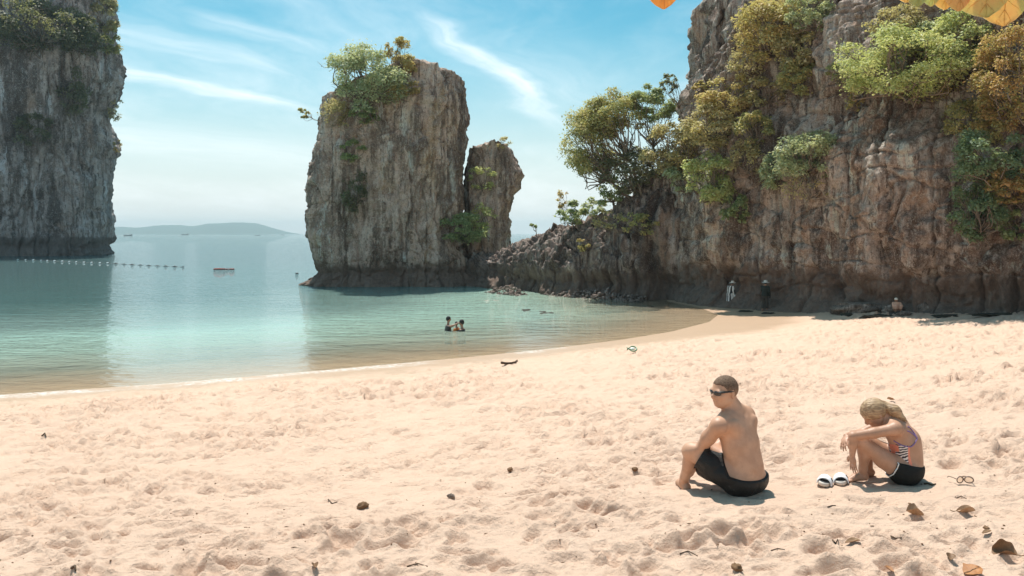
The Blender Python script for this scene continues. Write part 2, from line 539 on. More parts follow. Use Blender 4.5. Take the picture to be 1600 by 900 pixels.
M_CLIFF = rock_material("limestone_brown", (0.215, 0.142, 0.108), (0.52, 0.395, 0.32), (0.68, 0.565, 0.475), (0.44, 0.265, 0.165), 2.1)
M_STACK = rock_material("limestone_grey", (0.28, 0.190, 0.143), (0.65, 0.475, 0.375), (0.74, 0.60, 0.50), (0.52, 0.33, 0.18), 1.55, 0.9, 0.75)
M_FAR = rock_material("limestone_far", (0.22, 0.172, 0.148), (0.49, 0.40, 0.35), (0.68, 0.60, 0.56), (0.46, 0.32, 0.24), 3.2, 1.0, 0.36, (0.10, 0.084, 0.074))
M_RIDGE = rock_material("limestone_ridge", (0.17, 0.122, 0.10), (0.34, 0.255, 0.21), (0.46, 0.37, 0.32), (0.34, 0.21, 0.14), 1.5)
ROCK_PTS = []        # surface points of every rock, used to root the plants


def relief(x, y, z, s, seed, amp):
    """karst relief, metres along the face normal: big bulges, vertical flutes, sharp pockets"""
    wx = x + 0.20 * s * pn(x / (1.5 * s), y / (1.5 * s), z / (1.5 * s), seed + 90)
    wz = z + 0.3 * s * pn(x / (1.3 * s), y / (1.3 * s), z / (1.3 * s), seed + 91)
    r = 0.95 * fbm(x / (4.2 * s), y / (4.2 * s), z / (4.8 * s), 2, seed)
    r = r + 0.55 * fbm(wx / (1.25 * s), y / (1.25 * s), wz / (3.8 * s), 3, seed + 11, 0.55, True)
    r = r + 0.24 * fbm(wx / (0.5 * s), y / (0.5 * s), wz / (0.75 * s), 3, seed + 23, 0.55)
    r = r - 0.35 * np.clip(pn(wx / (1.9 * s), y / (1.9 * s), wz / (1.2 * s), seed + 37) - 0.22, 0, 1) * 2.2
    c1 = pn(wx / (1.1 * s), y / (1.1 * s), wz / (6.0 * s), seed + 61)
    r = r - 0.42 * np.exp(-(c1 / 0.055) ** 2)                       # upright clefts
    c2 = pn(wx / (2.6 * s), y / (2.6 * s), wz / (0.9 * s), seed + 67)
    r = r - 0.20 * np.exp(-(c2 / 0.06) ** 2)                        # bedding cracks
    c3 = pn(x / (0.42 * s), y / (0.42 * s), z / (1.7 * s), seed + 71)
    r = r + 0.16 * np.abs(c3)                                       # narrow flutes
    r = r + 0.07 * fbm(x / (0.21 * s), y / (0.21 * s), z / (0.3 * s), 2, seed + 73)
    r = r + 0.20 * facets(wx / (1.15 * s), y / (1.15 * s), wz / (2.3 * s), seed + 81) + 0.10 * facets(wx / (0.45 * s), y / (0.45 * s), z / (0.8 * s), seed + 82)
    r = r - r.mean() - 1.0 * r.std()
    return amp * r


def column(name, mat, d0, depth, L, Rr, top, nth, nz, seed, amp, s, pw=0.62, notch=0.5, zbase=-1.4):
    """a free-standing rock: outline tables L and R give its sides per height, top its skyline"""
    def tab(t):
        t = sorted((CAM_Z + (HZ - y) / F * d0, (x - 800) / F * d0) for x, y in t)
        return np.array(t)
    L, Rr = tab(L), tab(Rr)
    tp = np.array([((x - 800) / F * d0, CAM_Z + (HZ - y) / F * d0) for x, y in top])
    zmax = tp[:, 1].max()
    th = np.linspace(0, 2 * np.pi, nth, endpoint=False)
    th = th - 0.35 * np.sin(th * 2) * 0
    v = np.concatenate([np.linspace(0, 1, nz), np.ones(10)])
    shrink = np.concatenate([np.ones(nz), np.linspace(0.93, 0.02, 10)])
    zr = zbase + (zmax - zbase) * v
    l, r = np.interp(zr, L[:, 0], L[:, 1]), np.interp(zr, Rr[:, 0], Rr[:, 1])
    c, sn = np.cos(th), np.sin(th)
    c, sn = np.sign(c) * np.abs(c) ** pw, np.sign(sn) * np.abs(sn) ** pw
    X = ((l + r) / 2)[:, None] + ((r - l) / 2)[:, None] * c[None] * shrink[:, None]
    taper = np.interp(v, (0, 0.6, 1), (1.0, 0.97, 0.82))
    Y = d0 + depth * sn[None] * (taper * shrink)[:, None]
    ht = np.interp(X, tp[:, 0], tp[:, 1])
    Z = zbase + (np.minimum(ht, zmax) - zbase) * v[:, None]
    nx, ny = c[None] / 1.0 + 0 * X, sn[None] + 0 * X
    ln = np.hypot(nx, ny)
    nx, ny = nx / ln, ny / ln
    k = relief(X, Y, Z, s, seed, amp)
    und = np.clip(1 - np.abs(Z - 0.95 * s ** 0.5) / (0.9 * s ** 0.5), 0, 1)
    k = k - notch * und
    fade = np.where(np.arange(len(v)) < nz, 1.0, shrink)[:, None]
    X = X + nx * k * fade
    Y = Y + ny * k * fade
    Z = Z + np.clip(v[:, None] - 0.85, 0, 1) / 0.15 * amp * 0.7 * fbm(X / (1.0 * s), Y / (1.0 * s), 0.3, 3, seed + 50, 0.6, True)
    V = np.stack([X, Y, Z], -1).reshape(-1, 3)
    ROCK_PTS.append(V)
    return mesh_obj(name, V, [grid_faces(len(v), nth, True)[:, ::-1]], mat)


o = column("cliff", M_FAR, 140.0, 10.0,
           [(-420, 420), (-420, -160)],
           [(178, -160), (176, 0), (181, 30), (178, 80), (152, 150), (156, 170), (164, 200), (163, 260), (159, 300), (155, 345), (157, 370), (161, 385), (157, 398), (157, 420)],
           [(-420, -150), (-100, -130), (60, -105), (150, -88), (180, -70)], 620, 220, 3, 1.4, 2.4, 0.5, 0.8, -3)
tag(o, "tall grey limestone cliff rising from the water beside the buoy line", "cliff", kind='structure')
o = column("sea_stack", M_STACK, 60.0, 4.6,
           [(476, 455), (476, 440), (478, 430), (491, 415), (496, 400), (494, 380), (492, 330), (489, 290), (485, 250), (488, 220), (494, 190), (499, 165), (501, 140), (502, 100)],
           [(745, 455), (745, 440), (742, 415), (735, 400), (722, 380), (722, 330), (726, 290), (729, 250), (728, 220), (728, 190), (731, 150), (731, 130), (731, 100)],
           [(490, 200), (500, 180), (512, 166), (545, 150), (600, 128), (640, 113), (662, 110), (684, 118), (705, 127), (726, 134), (735, 142)], 680, 280, 7, 0.55, 1.05, 0.55)
tag(o, "massive flat-topped limestone sea stack with bushes growing on its summit", "sea stack")
o = column("sea_stack", M_STACK, 62.5, 3.0,
           [(700, 455), (706, 420), (720, 380), (726, 340), (727, 300), (726, 260), (728, 242), (732, 225)],
           [(818, 455), (812, 430), (803, 395), (798, 370), (796, 330), (800, 300), (812, 285), (816, 262), (806, 243), (800, 225)],
           [(725, 240), (738, 236), (756, 232), (768, 227), (780, 229), (795, 233), (808, 240)], 300, 130, 19, 0.42, 0.8, 0.6)
tag(o, "smaller dark sea stack with overhanging top leaning against the big stack", "sea stack")

# low ridge between the stacks and the big cliff
foot = np.array([(-3.6, 56.8), (-2.4, 55.6), (0.0, 52.3), (2.3, 48.6), (5.4, 45.9), (8.7, 43.9), (10.5, 42.6)])
hts = np.array([2.3, 2.6, 3.3, 4.35, 5.9, 9.4, 11.0])
tt = np.linspace(0, 1, 330)
kp = np.concatenate([[0], np.cumsum(np.hypot(*np.diff(foot, axis=0).T))])
kp /= kp[-1]
fx, fy, fh = np.interp(tt, kp, foot[:, 0]), np.interp(tt, kp, foot[:, 1]), np.interp(tt, kp, hts)
fh = fh + 0.35 * fbm(tt * 22, 0.1, 0.2, 3, 61)
aa = np.linspace(0, np.pi, 170)
bk = np.array([0.55, 0.83])
wdt = np.interp(tt, (0, 0.4, 1), (4.5, 6.0, 8.0))
o_ = 0.5 - 0.5 * np.sign(np.cos(aa)) * np.abs(np.cos(aa)) ** 0.7
h_ = np.abs(np.sin(aa)) ** 0.62
X = fx[:, None] + bk[0] * wdt[:, None] * o_[None]
Y = fy[:, None] + bk[1] * wdt[:, None] * o_[None]
Z = -1.0 + (fh[:, None] + 1.0) * h_[None]
kk = relief(X, Y, Z, 0.85, 41, 0.75)
kk -= 0.5 * np.clip(1 - np.abs(Z - 0.9) / 0.8, 0, 1)
cn, sn_ = np.cos(aa)[None], np.sin(aa)[None]
X = X - bk[0] * cn * kk
Y = Y - bk[1] * cn * kk
Z = Z + sn_ * kk * 0.8
V = np.stack([X, Y, Z], -1).reshape(-1, 3)
ROCK_PTS.append(V)
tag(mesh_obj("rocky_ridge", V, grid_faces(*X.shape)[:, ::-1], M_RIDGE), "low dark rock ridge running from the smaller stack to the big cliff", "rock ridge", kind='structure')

# the big cliff behind the beach
foot = np.array([(14.0, 66.0), (10.4, 52.0), (9.0, 45.6), (8.9, 43.4), (9.7, 40.2), (11.7, 37.9), (13.7, 34.5), (15.2, 32.0), (16.8, 30.1), (18.1, 28.4), (22.0, 24.5), (30.0, 19.0), (45.0, 12.0)])
kp = np.concatenate([[0], np.cumsum(np.hypot(*np.diff(foot, axis=0).T))])
us = np.concatenate([np.linspace(0, kp[2] - 1, 40), np.linspace(kp[2] - 0.9, kp[9] + 3.5, 470), np.linspace(kp[9] + 3.8, kp[-1], 50)])
fx, fy = np.interp(us, kp, foot[:, 0]), np.interp(us, kp, foot[:, 1])
ker = np.hanning(17)
ker /= ker.sum()
tx, ty = np.gradient(fx, us), np.gradient(fy, us)
tx, ty = [np.convolve(np.pad(q, 8, mode='edge'), ker, 'valid') for q in (tx, ty)]
ln = np.hypot(tx, ty)
nx, ny = ty / ln, -tx / ln          # outwards, towards the bay
hv = np.concatenate([np.linspace(-1.0, 15.0, 300), np.linspace(15.2, 21.0, 40)])
top = np.interp(us, (kp[0], kp[2], kp[4], kp[9], kp[-1]), (15.0, 20.5, 21.0, 17.0, 16.0))
Z = hv[None, :] * (np.where(hv > 10, 1, 1)[None] + 0 * top[:, None])
Z = np.minimum(Z, top[:, None] + 0.6 * fbm(us / 1.7, 0.2, 0.4, 3, 71)[:, None])
rec = np.interp(Z, (-1, 0.2, 0.9, 1.6, 2.4, 4.0, 7.5, 9.5, 14, 21), (-0.25, -0.1, 0.45, 0.25, -0.1, -0.15, 0.25, 0.75, 1.5, 3.2))
over = np.clip(hv[None, :] - Z, 0, 9)
kk = relief(fx[:, None] + 0 * Z, fy[:, None] + 0 * Z, Z, 1.05, 5, 0.85) * np.clip((Z + 1.0) / 2.2, 0.35, 1) - rec
ledge = np.clip(pn(us[:, None] / 5.0, 0.4, Z / 3.0, 83) * 2.2 + 0.1, -0.4, 0.9)
kk = kk + 0.55 * ledge * np.clip((Z - 3) / 4, 0, 1) - over * 1.4
X = fx[:, None] + nx[:, None] * kk
Y = fy[:, None] + ny[:, None] * kk
V = np.stack([X, Y, Z], -1).reshape(-1, 3)
ROCK_PTS.append(V)
tag(mesh_obj("cliff", V, grid_faces(*X.shape), M_CLIFF), "high brown overgrown limestone cliff standing over the beach", "cliff", kind='structure')

ALLP = np.concatenate(ROCK_PTS)
_d = ALLP[:, 1]
_ok = _d > 5
ALLP = ALLP[_ok]
APX = 800 + F * ALLP[:, 0] / ALLP[:, 1]
APY = HZ - F * (ALLP[:, 2] - CAM_Z) / ALLP[:, 1]


def on_rock(px, py, rad=7):
    """the nearest rock surface point on that line of sight"""
    e = np.hypot(APX - px, APY - py)
    while True:
        k = np.nonzero(e < rad)[0]
        if len(k):
            break
        rad *= 1.7
    return ALLP[k[np.argmin(ALLP[k, 1])]]


# far island on the horizon
xs = np.linspace(0, 1, 160)
pxs = 100 + 360 * xs
pro = np.interp(pxs, (100, 160, 190, 215, 250, 280, 310, 330, 355, 380, 400, 420, 440, 452, 460), (0, 13, 11, 9, 13.5, 14, 12.5, 15.5, 18, 18, 16, 10, 4, 1, 0))
pro = pro + 0.7 * fbm(pxs / 14, 0.3, 0.1, 3, 8) * (pro > 2)
D = 5200.0
ws = np.linspace(-1, 1, 41)
X = (pxs[:, None] - 800) / F * D + 0 * ws[None]
Y = D + 420 * ws[None] + 0 * X
Z = np.maximum(pro, 0)[:, None] / F * D * (1 - np.abs(ws[None]) ** 1.7) * (1 + 0.16 * pn(X / 180, Y / 180, 0.2, 4)) - 1.0
m_isl, n = material("island_forest")
f = n.noise(n('NewGeometry').outputs['Position'], 0.02, 5, 0.6)
n.out(n('BsdfPrincipled', {'Base Color': n.mix(f, (0.035, 0.06, 0.04), (0.07, 0.10, 0.06)), 'Roughness': 0.95}).outputs[0])
tag(mesh_obj("island_hills", np.stack([X, Y, Z], -1).reshape(-1, 3), grid_faces(*X.shape)[:, ::-1], m_isl), kind='structure')

# sea air
HZB = dict(x=(-3200.0, 3200.0), y=(-80.0, 6000.0), z=(-9.0, 90.0))
v = [(x, y, z) for x in HZB['x'] for y in HZB['y'] for z in HZB['z']]
fc = [(0, 1, 3, 2), (4, 6, 7, 5), (0, 4, 5, 1), (2, 3, 7, 6), (0, 2, 6, 4), (1, 5, 7, 3)]
m_hz, n = material("haze_air")
n.out(None, n('VolumePrincipled', {'Color': (0.74, 0.93, 0.98), 'Density': 0.00021, 'Anisotropy': 0.0}).outputs[0])
tag(mesh_obj("haze", v, np.array(fc), m_hz, smooth=False), kind='stuff')
# ------------------------------------------------------------------ plants
def leaf_material(name, a, b, accent=None, acc=0.25, trans=0.45):
    m, n = material(name)
    rnd = n('NewGeometry').outputs['Random Per Island']
    pos = n('NewGeometry').outputs['Position']
    clump = n.noise(pos, 1.1, 3, 0.6)
    c = n.mix(rnd, a, b)
    if accent:
        c = n.mix(n.sstep(n.math('ADD', n.math('MULTIPLY', rnd, 0.35), clump), 0.98 - acc, 1.06 - acc), c, accent)
    d = n('BsdfPrincipled', {'Base Color': c, 'Roughness': 0.55, 'Specular IOR Level': 0.35}).outputs[0]
    t = n('BsdfTranslucent', {0: n.mix(0.4, c, (0.55, 0.55, 0.10))}).outputs[0]
    n.out(n('MixShader', {0: trans, 1: d, 2: t}).outputs[0])
    return m


LEAF = {
    'lime': leaf_material("leaf_lime", (0.445, 0.512, 0.203), (0.606, 0.656, 0.274), (0.660, 0.660, 0.310), 0.35),
    'green': leaf_material("leaf_green", (0.242, 0.317, 0.157), (0.389, 0.447, 0.226), (0.493, 0.516, 0.252), 0.25),
    'pale': leaf_material("leaf_pale", (0.417, 0.480, 0.286), (0.590, 0.637, 0.389), (0.660, 0.660, 0.407), 0.3),
    'olive': leaf_material("leaf_olive", (0.347, 0.354, 0.165), (0.521, 0.498, 0.223), (0.656, 0.538, 0.233), 0.3),
    'tan': leaf_material("leaf_tan", (0.516, 0.411, 0.243), (0.660, 0.572, 0.324), (0.660, 0.556, 0.270), 0.3),
    'gold': leaf_material("leaf_gold", (0.568, 0.424, 0.190), (0.660, 0.597, 0.252), (0.660, 0.458, 0.217), 0.25),
    'orange': leaf_material("leaf_orange", (0.470, 0.292, 0.131), (0.660, 0.396, 0.175), (0.419, 0.362, 0.149), 0.3),
    'teal': leaf_material("leaf_bluegreen", (0.167, 0.248, 0.150), (0.251, 0.347, 0.204), (0.328, 0.377, 0.204), 0.2),
    'dark': leaf_material("leaf_dark", (0.122, 0.126, 0.091), (0.182, 0.181, 0.129), (0.254, 0.228, 0.150), 0.2),
}
M_BARK = plain("bark_grey", (0.20, 0.155, 0.12), 0.9, 0.35, 6.0, 0.2, 0.5)
M_TWIG = plain("twig_pale", (0.38, 0.30, 0.23), 0.9, 0.3, 6.0, 0.2)


def leaves(rng, cents, rads, count, size, flat=0.5, droop=0.0):
    """leaf cards over the shells of several clumps -> verts, faces"""
    w = np.array([r[0] * r[1] for r in rads])
    pick = rng.choice(len(cents), count, p=w / w.sum())
    C, Rd = np.asarray(cents)[pick], np.asarray(rads)[pick]
    d = rng.normal(size=(count, 3))
    d /= np.linalg.norm(d, axis=1)[:, None]
    d[:, 2] = np.where(d[:, 2] < -0.6, -d[:, 2] * 0.7, d[:, 2])
    rr = rng.uniform(0.35, 1.0, count) ** 0.5
    p = C + d * Rd * rr[:, None] * (1 + 0.22 * rng.normal(size=(count, 1)))
    nrm = d * 0.8 + np.array([0, 0, flat]) + 0.5 * rng.normal(size=(count, 3))
    nrm /= np.linalg.norm(nrm, axis=1)[:, None]
    ax = rng.normal(size=(count, 3)) + np.array([0, 0, -droop])
    ax -= nrm * (ax * nrm).sum(1)[:, None]
    ax /= np.linalg.norm(ax, axis=1)[:, None] + 1e-9
    sd = np.cross(nrm, ax)
    L = size * rng.uniform(0.45, 1.5, count)[:, None]
    wd = L * rng.uniform(0.24, 0.36, count)[:, None]
    a = p - ax * L * 0.5
    b = p + sd * wd + nrm * wd * 0.35
    t = p + ax * L * 0.5 - nrm * L * 0.12
    e = p - sd * wd + nrm * wd * 0.35
    V = np.stack([a, b, t, e], 1).reshape(-1, 3)
    return V, np.arange(count * 4).reshape(-1, 4)


def bend(a, b, rng, k=5, wob=0.09, sag=0.0):
    a, b = np.asarray(a, float), np.asarray(b, float)
    t = np.linspace(0, 1, k)[:, None]
    L = np.linalg.norm(b - a)
    w = rng.normal(size=(k, 3)) * wob * L * np.sin(np.pi * t)
    return a + (b - a) * t + w + np.array([0, 0, 1.0]) * sag * L * np.sin(np.pi * t)


def plant(name, label, cat, px, py, wpx, hpx, leaf, group, root=None, leaf_px=4.2, fill=1.0, out=0.25, seed=None, clumps=None, bark=None, depth=0.75, tall=False, d=None, droop=0.0, grow=1.14, crel=(0.15, 0.30)):
    """a bush or tree rooted on the rock; its crown is centred on the sight line through (px, py)"""
    seed = seed if seed is not None else int(px * 7 + py * 13)
    rng = np.random.default_rng(seed)
    rp = root or (px, py + hpx * 0.38)
    base = on_rock(*rp)
    dist = d if d else base[1]
    m = dist / F
    rw, rh = wpx * m * 0.56, hpx * m * 0.58
    rd = max(rw, rh) * depth
    cd = dist - rd * out
    cen = at(px, py, cd)
    wpx, hpx = wpx * grow, hpx * grow
    m = dist / F
    K = clumps or int(np.clip(10 + wpx * hpx / 330, 10, 46))
    cents, rads = [], []
    for i in range(K):
        while True:
            q = rng.uniform(-1, 1, 3)
            if np.linalg.norm(q) < 1:
                break
        q = q / (np.linalg.norm(q) + 1e-6) * np.linalg.norm(q) ** 0.45
        s = rng.uniform(*crel)
        cents.append(cen + q * np.array([rw, rd, rh]) * (1.04 - s * 0.8))
        rads.append(np.array([0.55, 0.5, 0.5]) * np.array([rw, rd, rh]) * s + 0.5 * (rw * rd * rh) ** (1 / 3) * s * rng.uniform(0.85, 1.25, 3))
    e = empty(name, base, label, cat, group)
    org = np.array(base)
    g = Geo()
    tr = max(0.035, 0.045 * (rw + rh) / 2)
    low = cen - np.array([0, 0, rh * 0.55])
    fork = base * 0.45 + low * 0.55 if tall else base * 0.6 + low * 0.4
    g.tube(bend(base - np.array([0, -0.15, 0.1]) - org, fork - org, rng, 6, 0.06), np.linspace(tr, tr * 0.68, 6), 7)
    trunk = g.build("trunk", bark or M_BARK, e)
    gl = Geo()
    for c in cents:
        mid = fork * 0.5 + c * 0.5 + rng.normal(size=3) * 0.10 * (rw + rh) - np.array([0, 0, 0.08 * rh])
        gl.tube(np.concatenate([bend(fork - org, mid - org, rng, 4, 0.07), bend(mid - org, c - org, rng, 4, 0.08)[1:]]), np.linspace(tr * 0.55, tr * 0.12, 7), 5)
        for _ in range(2):
            tip = c + rng.normal(size=3) * np.array([rw, rd, rh]) * 0.2
            gl.tube(bend(mid * 0.4 + c * 0.6 - org, tip - org, rng, 4, 0.08), np.linspace(tr * 0.22, tr * 0.07, 4), 4)
    tag(gl.build("branches", bark or M_BARK, e), kind='stuff')
    size = leaf_px * m
    cnt = int(np.clip(fill * 9.5 * (wpx * hpx) / (leaf_px ** 2), 80, 13000))
    V, Fc = leaves(rng, cents, rads, cnt, size, 0.85, droop)
    tag(mesh_obj("crown", V - org, Fc, LEAF[leaf], e, smooth=False), kind='stuff')
    return e


GR = "bushes and trees growing from the big cliff"
C_ = "bush"
for a in (
    ("golden-leaved tree highest on the brown cliff, crown in full sun", "tree", 1207, 48, 118, 88, 'gold', dict(out=0.5)),
    ("greyish green bush at the cliff top behind the golden-leaved tree", C_, 1268, 18, 72, 70, 'pale', dict(out=0.2)),
    ("tan bush just below the golden-leaved tree near the cliff top", C_, 1250, 84, 84, 62, 'tan', dict(out=0.5)),
    ("green bush hanging below the tan bush high on the cliff", C_, 1254, 124, 74, 50, 'olive', dict(out=0.4)),
    ("dusky brown dry bush at the cliff top beside the hanging leaves", C_, 1400, 42, 90, 60, 'tan', dict(out=0.1, fill=0.6)),
    ("largest lime green tree, spreading wide out from the cliff", "tree", 1405, 100, 190, 90, 'lime', dict(out=0.7, leaf_px=4.2, root=(1420, 150), clumps=44)),
    ("lime green tree crown standing above the widest tree under hanging leaves", "tree", 1505, 76, 104, 112, 'lime', dict(out=0.5, leaf_px=4.2)),
    ("grey green bush between the two lime green crowns", C_, 1445, 62, 90, 50, 'pale', dict(out=0.2)),
    ("small bright yellow-green bush under the tip of the widest tree", C_, 1356, 124, 52, 34, 'lime', dict(out=0.7)),
    ("thin yellow-leaved sprig dangling below the widest lime tree", C_, 1334, 158, 28, 36, 'gold', dict(out=0.5, fill=0.5)),
    ("olive bush tucked beneath the lime green trees", C_, 1440, 138, 120, 40, 'olive', dict(out=0.25, fill=0.8)),
    ("orange-brown bush at the edge, level with the widest lime tree", C_, 1582, 120, 92, 150, 'orange', dict(out=0.45)),
    ("olive brown bush filling the gap beside the shaded cliff face", C_, 1515, 190, 70, 80, 'olive', dict(out=0.2, fill=0.8)),
    ("broad blue-green tree low on the cliff at the edge of view", "tree", 1548, 250, 112, 92, 'teal', dict(out=0.5, leaf_px=4.2)),
    ("dark green bush hanging down under the blue-green tree", C_, 1526, 330, 80, 88, 'teal', dict(out=0.3, leaf_px=4.4)),
    ("orange dry-leaved bush in front of the blue-green tree", C_, 1580, 292, 70, 62, 'orange', dict(out=1.1)),
    ("low green bush under the orange dry-leaved bush at the edge", C_, 1585, 350, 60, 46, 'green', dict(out=0.5)),
    ("coppery bush on the cliff shoulder beside the sky", C_, 1135, 150, 92, 56, 'gold', dict(out=0.4)),
    ("tan feathery bush below the coppery bush on the cliff shoulder", C_, 1112, 200, 88, 66, 'tan', dict(out=0.5)),
    ("straw-coloured bush above the yellow-green bush on the cliff corner", C_, 1045, 232, 84, 76, 'tan', dict(out=0.4, root=(1060, 262))),
    ("yellow-green bush hanging from the cliff above the striped walker", C_, 1112, 280, 84, 74, 'lime', dict(out=0.5)),
    ("small green bush at the foot of the yellow-green hanging bush", C_, 1150, 326, 44, 48, 'green', dict(out=0.4)),
    ("tiny golden tuft on the cliff edge against the sky", C_, 1092, 136, 22, 18, 'gold', dict(out=0.3)),
    ("rounded pale green tree in the middle of the cliff face", "tree", 1262, 246, 104, 74, 'pale', dict(out=0.6)),
    ("cream green bush at the side of the rounded pale tree", C_, 1210, 268, 46, 60, 'pale', dict(out=0.4, fill=0.7)),
    ("bare twiggy bush under the rounded pale tree", C_, 1262, 296, 84, 34, 'tan', dict(out=0.4, fill=0.15, bark=M_TWIG)),
    ("dull olive bush under the tan feathery bush", C_, 1180, 205, 60, 60, 'olive', dict(out=0.1, fill=0.7)),
    ("loose tan brush spread over the rock below the golden-leaved tree", C_, 1172, 96, 70, 56, 'tan', dict(out=0.1, fill=0.5)),
    ("loose dry brush in the hollow beside the yellow-green hanging bush", C_, 1166, 250, 52, 60, 'tan', dict(out=0.1, fill=0.5)),
    ("yellowish loose bush between the tan bush and the widest lime tree", C_, 1312, 118, 44, 40, 'olive', dict(out=0.2, fill=0.5)),
    ("grey-green loose bush on the rock beneath the straw-coloured bush", C_, 1066, 282, 56, 44, 'pale', dict(out=0.2, fill=0.6)),
    ("sparse olive brush at the foot of the orange-brown edge bush", C_, 1560, 200, 70, 50, 'gold', dict(out=0.3, fill=0.6)),
    ("brown dry bush above the rounded pale tree", C_, 1196, 146, 70, 46, 'tan', dict(out=0.15, fill=0.6)),
):
    plant("cliff_tree" if a[1] == "tree" else "cliff_bush", a[0], a[1], *a[2:7], GR, **{'grow': 1.26, **a[7]})

GR = "trees and bushes on the low rock ridge"
for a in (
    ("olive green tree with open branches leaning out over the ridge", "tree", 918, 226, 84, 100, 'olive', dict(root=(985, 305), tall=True, fill=1.5, leaf_px=3.4, out=0.0, depth=0.9, crel=(0.2, 0.32))),
    ("tall olive tree in the middle of the ridge with bare lower limbs", "tree", 962, 182, 92, 74, 'olive', dict(root=(1000, 300), tall=True, fill=1.7, leaf_px=3.4, out=0.0, crel=(0.2, 0.32))),
    ("bright green tree crown beside the cliff edge against the sky", "tree", 1018, 164, 74, 54, 'green', dict(root=(1020, 290), tall=True, fill=1.7, leaf_px=3.45, out=0.0)),
    ("small dark tree crown touching the cliff edge above the green crown", "tree", 1046, 132, 34, 30, 'dark', dict(root=(1070, 190), fill=0.6, out=0.0)),
    ("dark green bushy mass under the ridge trees", C_, 985, 265, 104, 72, 'dark', dict(root=(990, 300), out=0.1)),
    ("green undergrowth bush beneath the tree leaning over the ridge", C_, 955, 300, 64, 40, 'green', dict(out=0.2, fill=0.8)),
    ("light green bush low at the end of the ridge trees", C_, 893, 334, 52, 34, 'green', dict(out=0.3)),
    ("sparse yellow sapling above the light green ridge bush", C_, 879, 312, 22, 28, 'gold', dict(fill=0.4, root=(885, 345), out=0.0)),
    ("tiny palm-like tuft alone on the bare ridge", C_, 835, 349, 18, 11, 'green', dict(fill=0.9, root=(836, 358), out=0.0, clumps=4)),
    ("pale yellow grass tuft hanging on the dark ridge face", C_, 910, 383, 26, 18, 'gold', dict(out=0.6, fill=0.7)),
    ("pale green scrub on the crest of the ridge beside the light green bush", C_, 925, 322, 44, 30, 'pale', dict(out=0.2, fill=0.7)),
    ("dry tan scrub on the dark ridge face under the leaning tree", C_, 950, 345, 60, 30, 'tan', dict(out=0.3, fill=0.4)),
    ("leafy olive bush low on the ridge where it meets the cliff", C_, 1000, 350, 56, 34, 'olive', dict(out=0.4, fill=0.6)),
):
    plant("ridge_tree" if a[1] == "tree" else "ridge_bush", a[0], a[1], *a[2:7], GR, **a[7])

GR = "bushes growing on the sea stacks"
for a in (
    ("big feathery pale green bush crowning the large sea stack", C_, 572, 124, 118, 108, 'pale', dict(root=(575, 170), leaf_px=3.6, out=0.3, fill=1.0, clumps=40)),
    ("orange-olive bush on the summit next to the feathery green bush", C_, 622, 92, 56, 58, 'gold', dict(leaf_px=3.5, root=(622, 118), out=0.1)),
    ("orange dry bush on the stack summit below the orange-olive one", C_, 626, 138, 56, 30, 'orange', dict(leaf_px=3.5, out=0.5)),
    ("greyish brown dry brush on the shoulder of the large stack", C_, 520, 178, 58, 44, 'tan', dict(leaf_px=3.2, out=0.4, fill=0.45, bark=M_TWIG)),
    ("green bush spilling down from the feathery bush on the stack", C_, 566, 178, 50, 34, 'green', dict(leaf_px=3.5, out=0.4)),
    ("lone dark tuft reaching out sideways over open water", C_, 471, 177, 28, 15, 'olive', dict(leaf_px=3.2, root=(498, 184), out=0.0, clumps=6, bark=M_TWIG)),
    ("small grey-green bush halfway down the large stack face", C_, 550, 236, 38, 32, 'green', dict(leaf_px=3.4, out=0.4)),
    ("dark creeper trailing down the large stack below its small bush", C_, 552, 292, 36, 80, 'dark', dict(leaf_px=3.4, out=0.1, fill=0.55, droop=1.5)),
    ("spreading green bush between the two stacks near the waterline", C_, 724, 358, 74, 44, 'green', dict(leaf_px=3.6, out=0.5)),
    ("yellow-green sprays beside the bush between the two stacks", C_, 752, 344, 44, 50, 'lime', dict(leaf_px=3.4, out=0.4, fill=0.4)),
    ("yellow-green sprig on the face of the smaller stack", C_, 752, 280, 46, 34, 'lime', dict(leaf_px=3.4, out=0.3, fill=0.35)),
    ("pale dry twiggy tuft on top of the smaller stack", C_, 785, 224, 26, 18, 'tan', dict(leaf_px=2.6, out=0.0, fill=0.4, root=(787, 236), bark=M_TWIG)),
):
    plant("stack_bush", a[0], a[1], *a[2:7], GR, **a[7])

GR = "bushes clinging to the far grey cliff"
for a in (
    ("sunlit tan bush at the top edge of the far grey cliff", C_, 163, 22, 46, 56, 'tan', dict(leaf_px=3.4, out=0.0)),
    ("olive bush hanging over the water from the grey cliff edge", C_, 176, 62, 32, 44, 'olive', dict(leaf_px=3.4, root=(168, 75), out=0.0)),
    ("thin dry sprig sticking out from the grey cliff halfway up", C_, 182, 172, 24, 34, 'tan', dict(leaf_px=2.8, root=(172, 178), out=0.0, fill=0.35, bark=M_TWIG)),
    ("small orange tuft below the dry sprig on the grey cliff", C_, 184, 228, 10, 22, 'orange', dict(leaf_px=2.8, root=(180, 232), out=0.0, fill=0.4)),
    ("wide dark bush draped over the top of the grey cliff", C_, 60, 40, 150, 76, 'dark', dict(leaf_px=3.6, out=0.3)),
    ("dark grey-green bush near the grey cliff top beside the tan bush", C_, 128, 58, 66, 66, 'dark', dict(leaf_px=3.6, out=0.3)),
    ("dark creeper running down the middle of the grey cliff", C_, 108, 142, 46, 80, 'dark', dict(leaf_px=3.6, out=0.1, fill=0.55, droop=1.5)),
    ("lowest dark green patch of shrubs on the grey cliff", C_, 50, 205, 60, 56, 'dark', dict(leaf_px=3.6, out=0.1, fill=0.7)),
):
    plant("cliff_bush", a[0], a[1], *a[2:7], GR, **a[7])
# ------------------------------------------------------------------ bodies: one smooth surface from blended shapes
def V3(*a):
    return np.array(a, float)


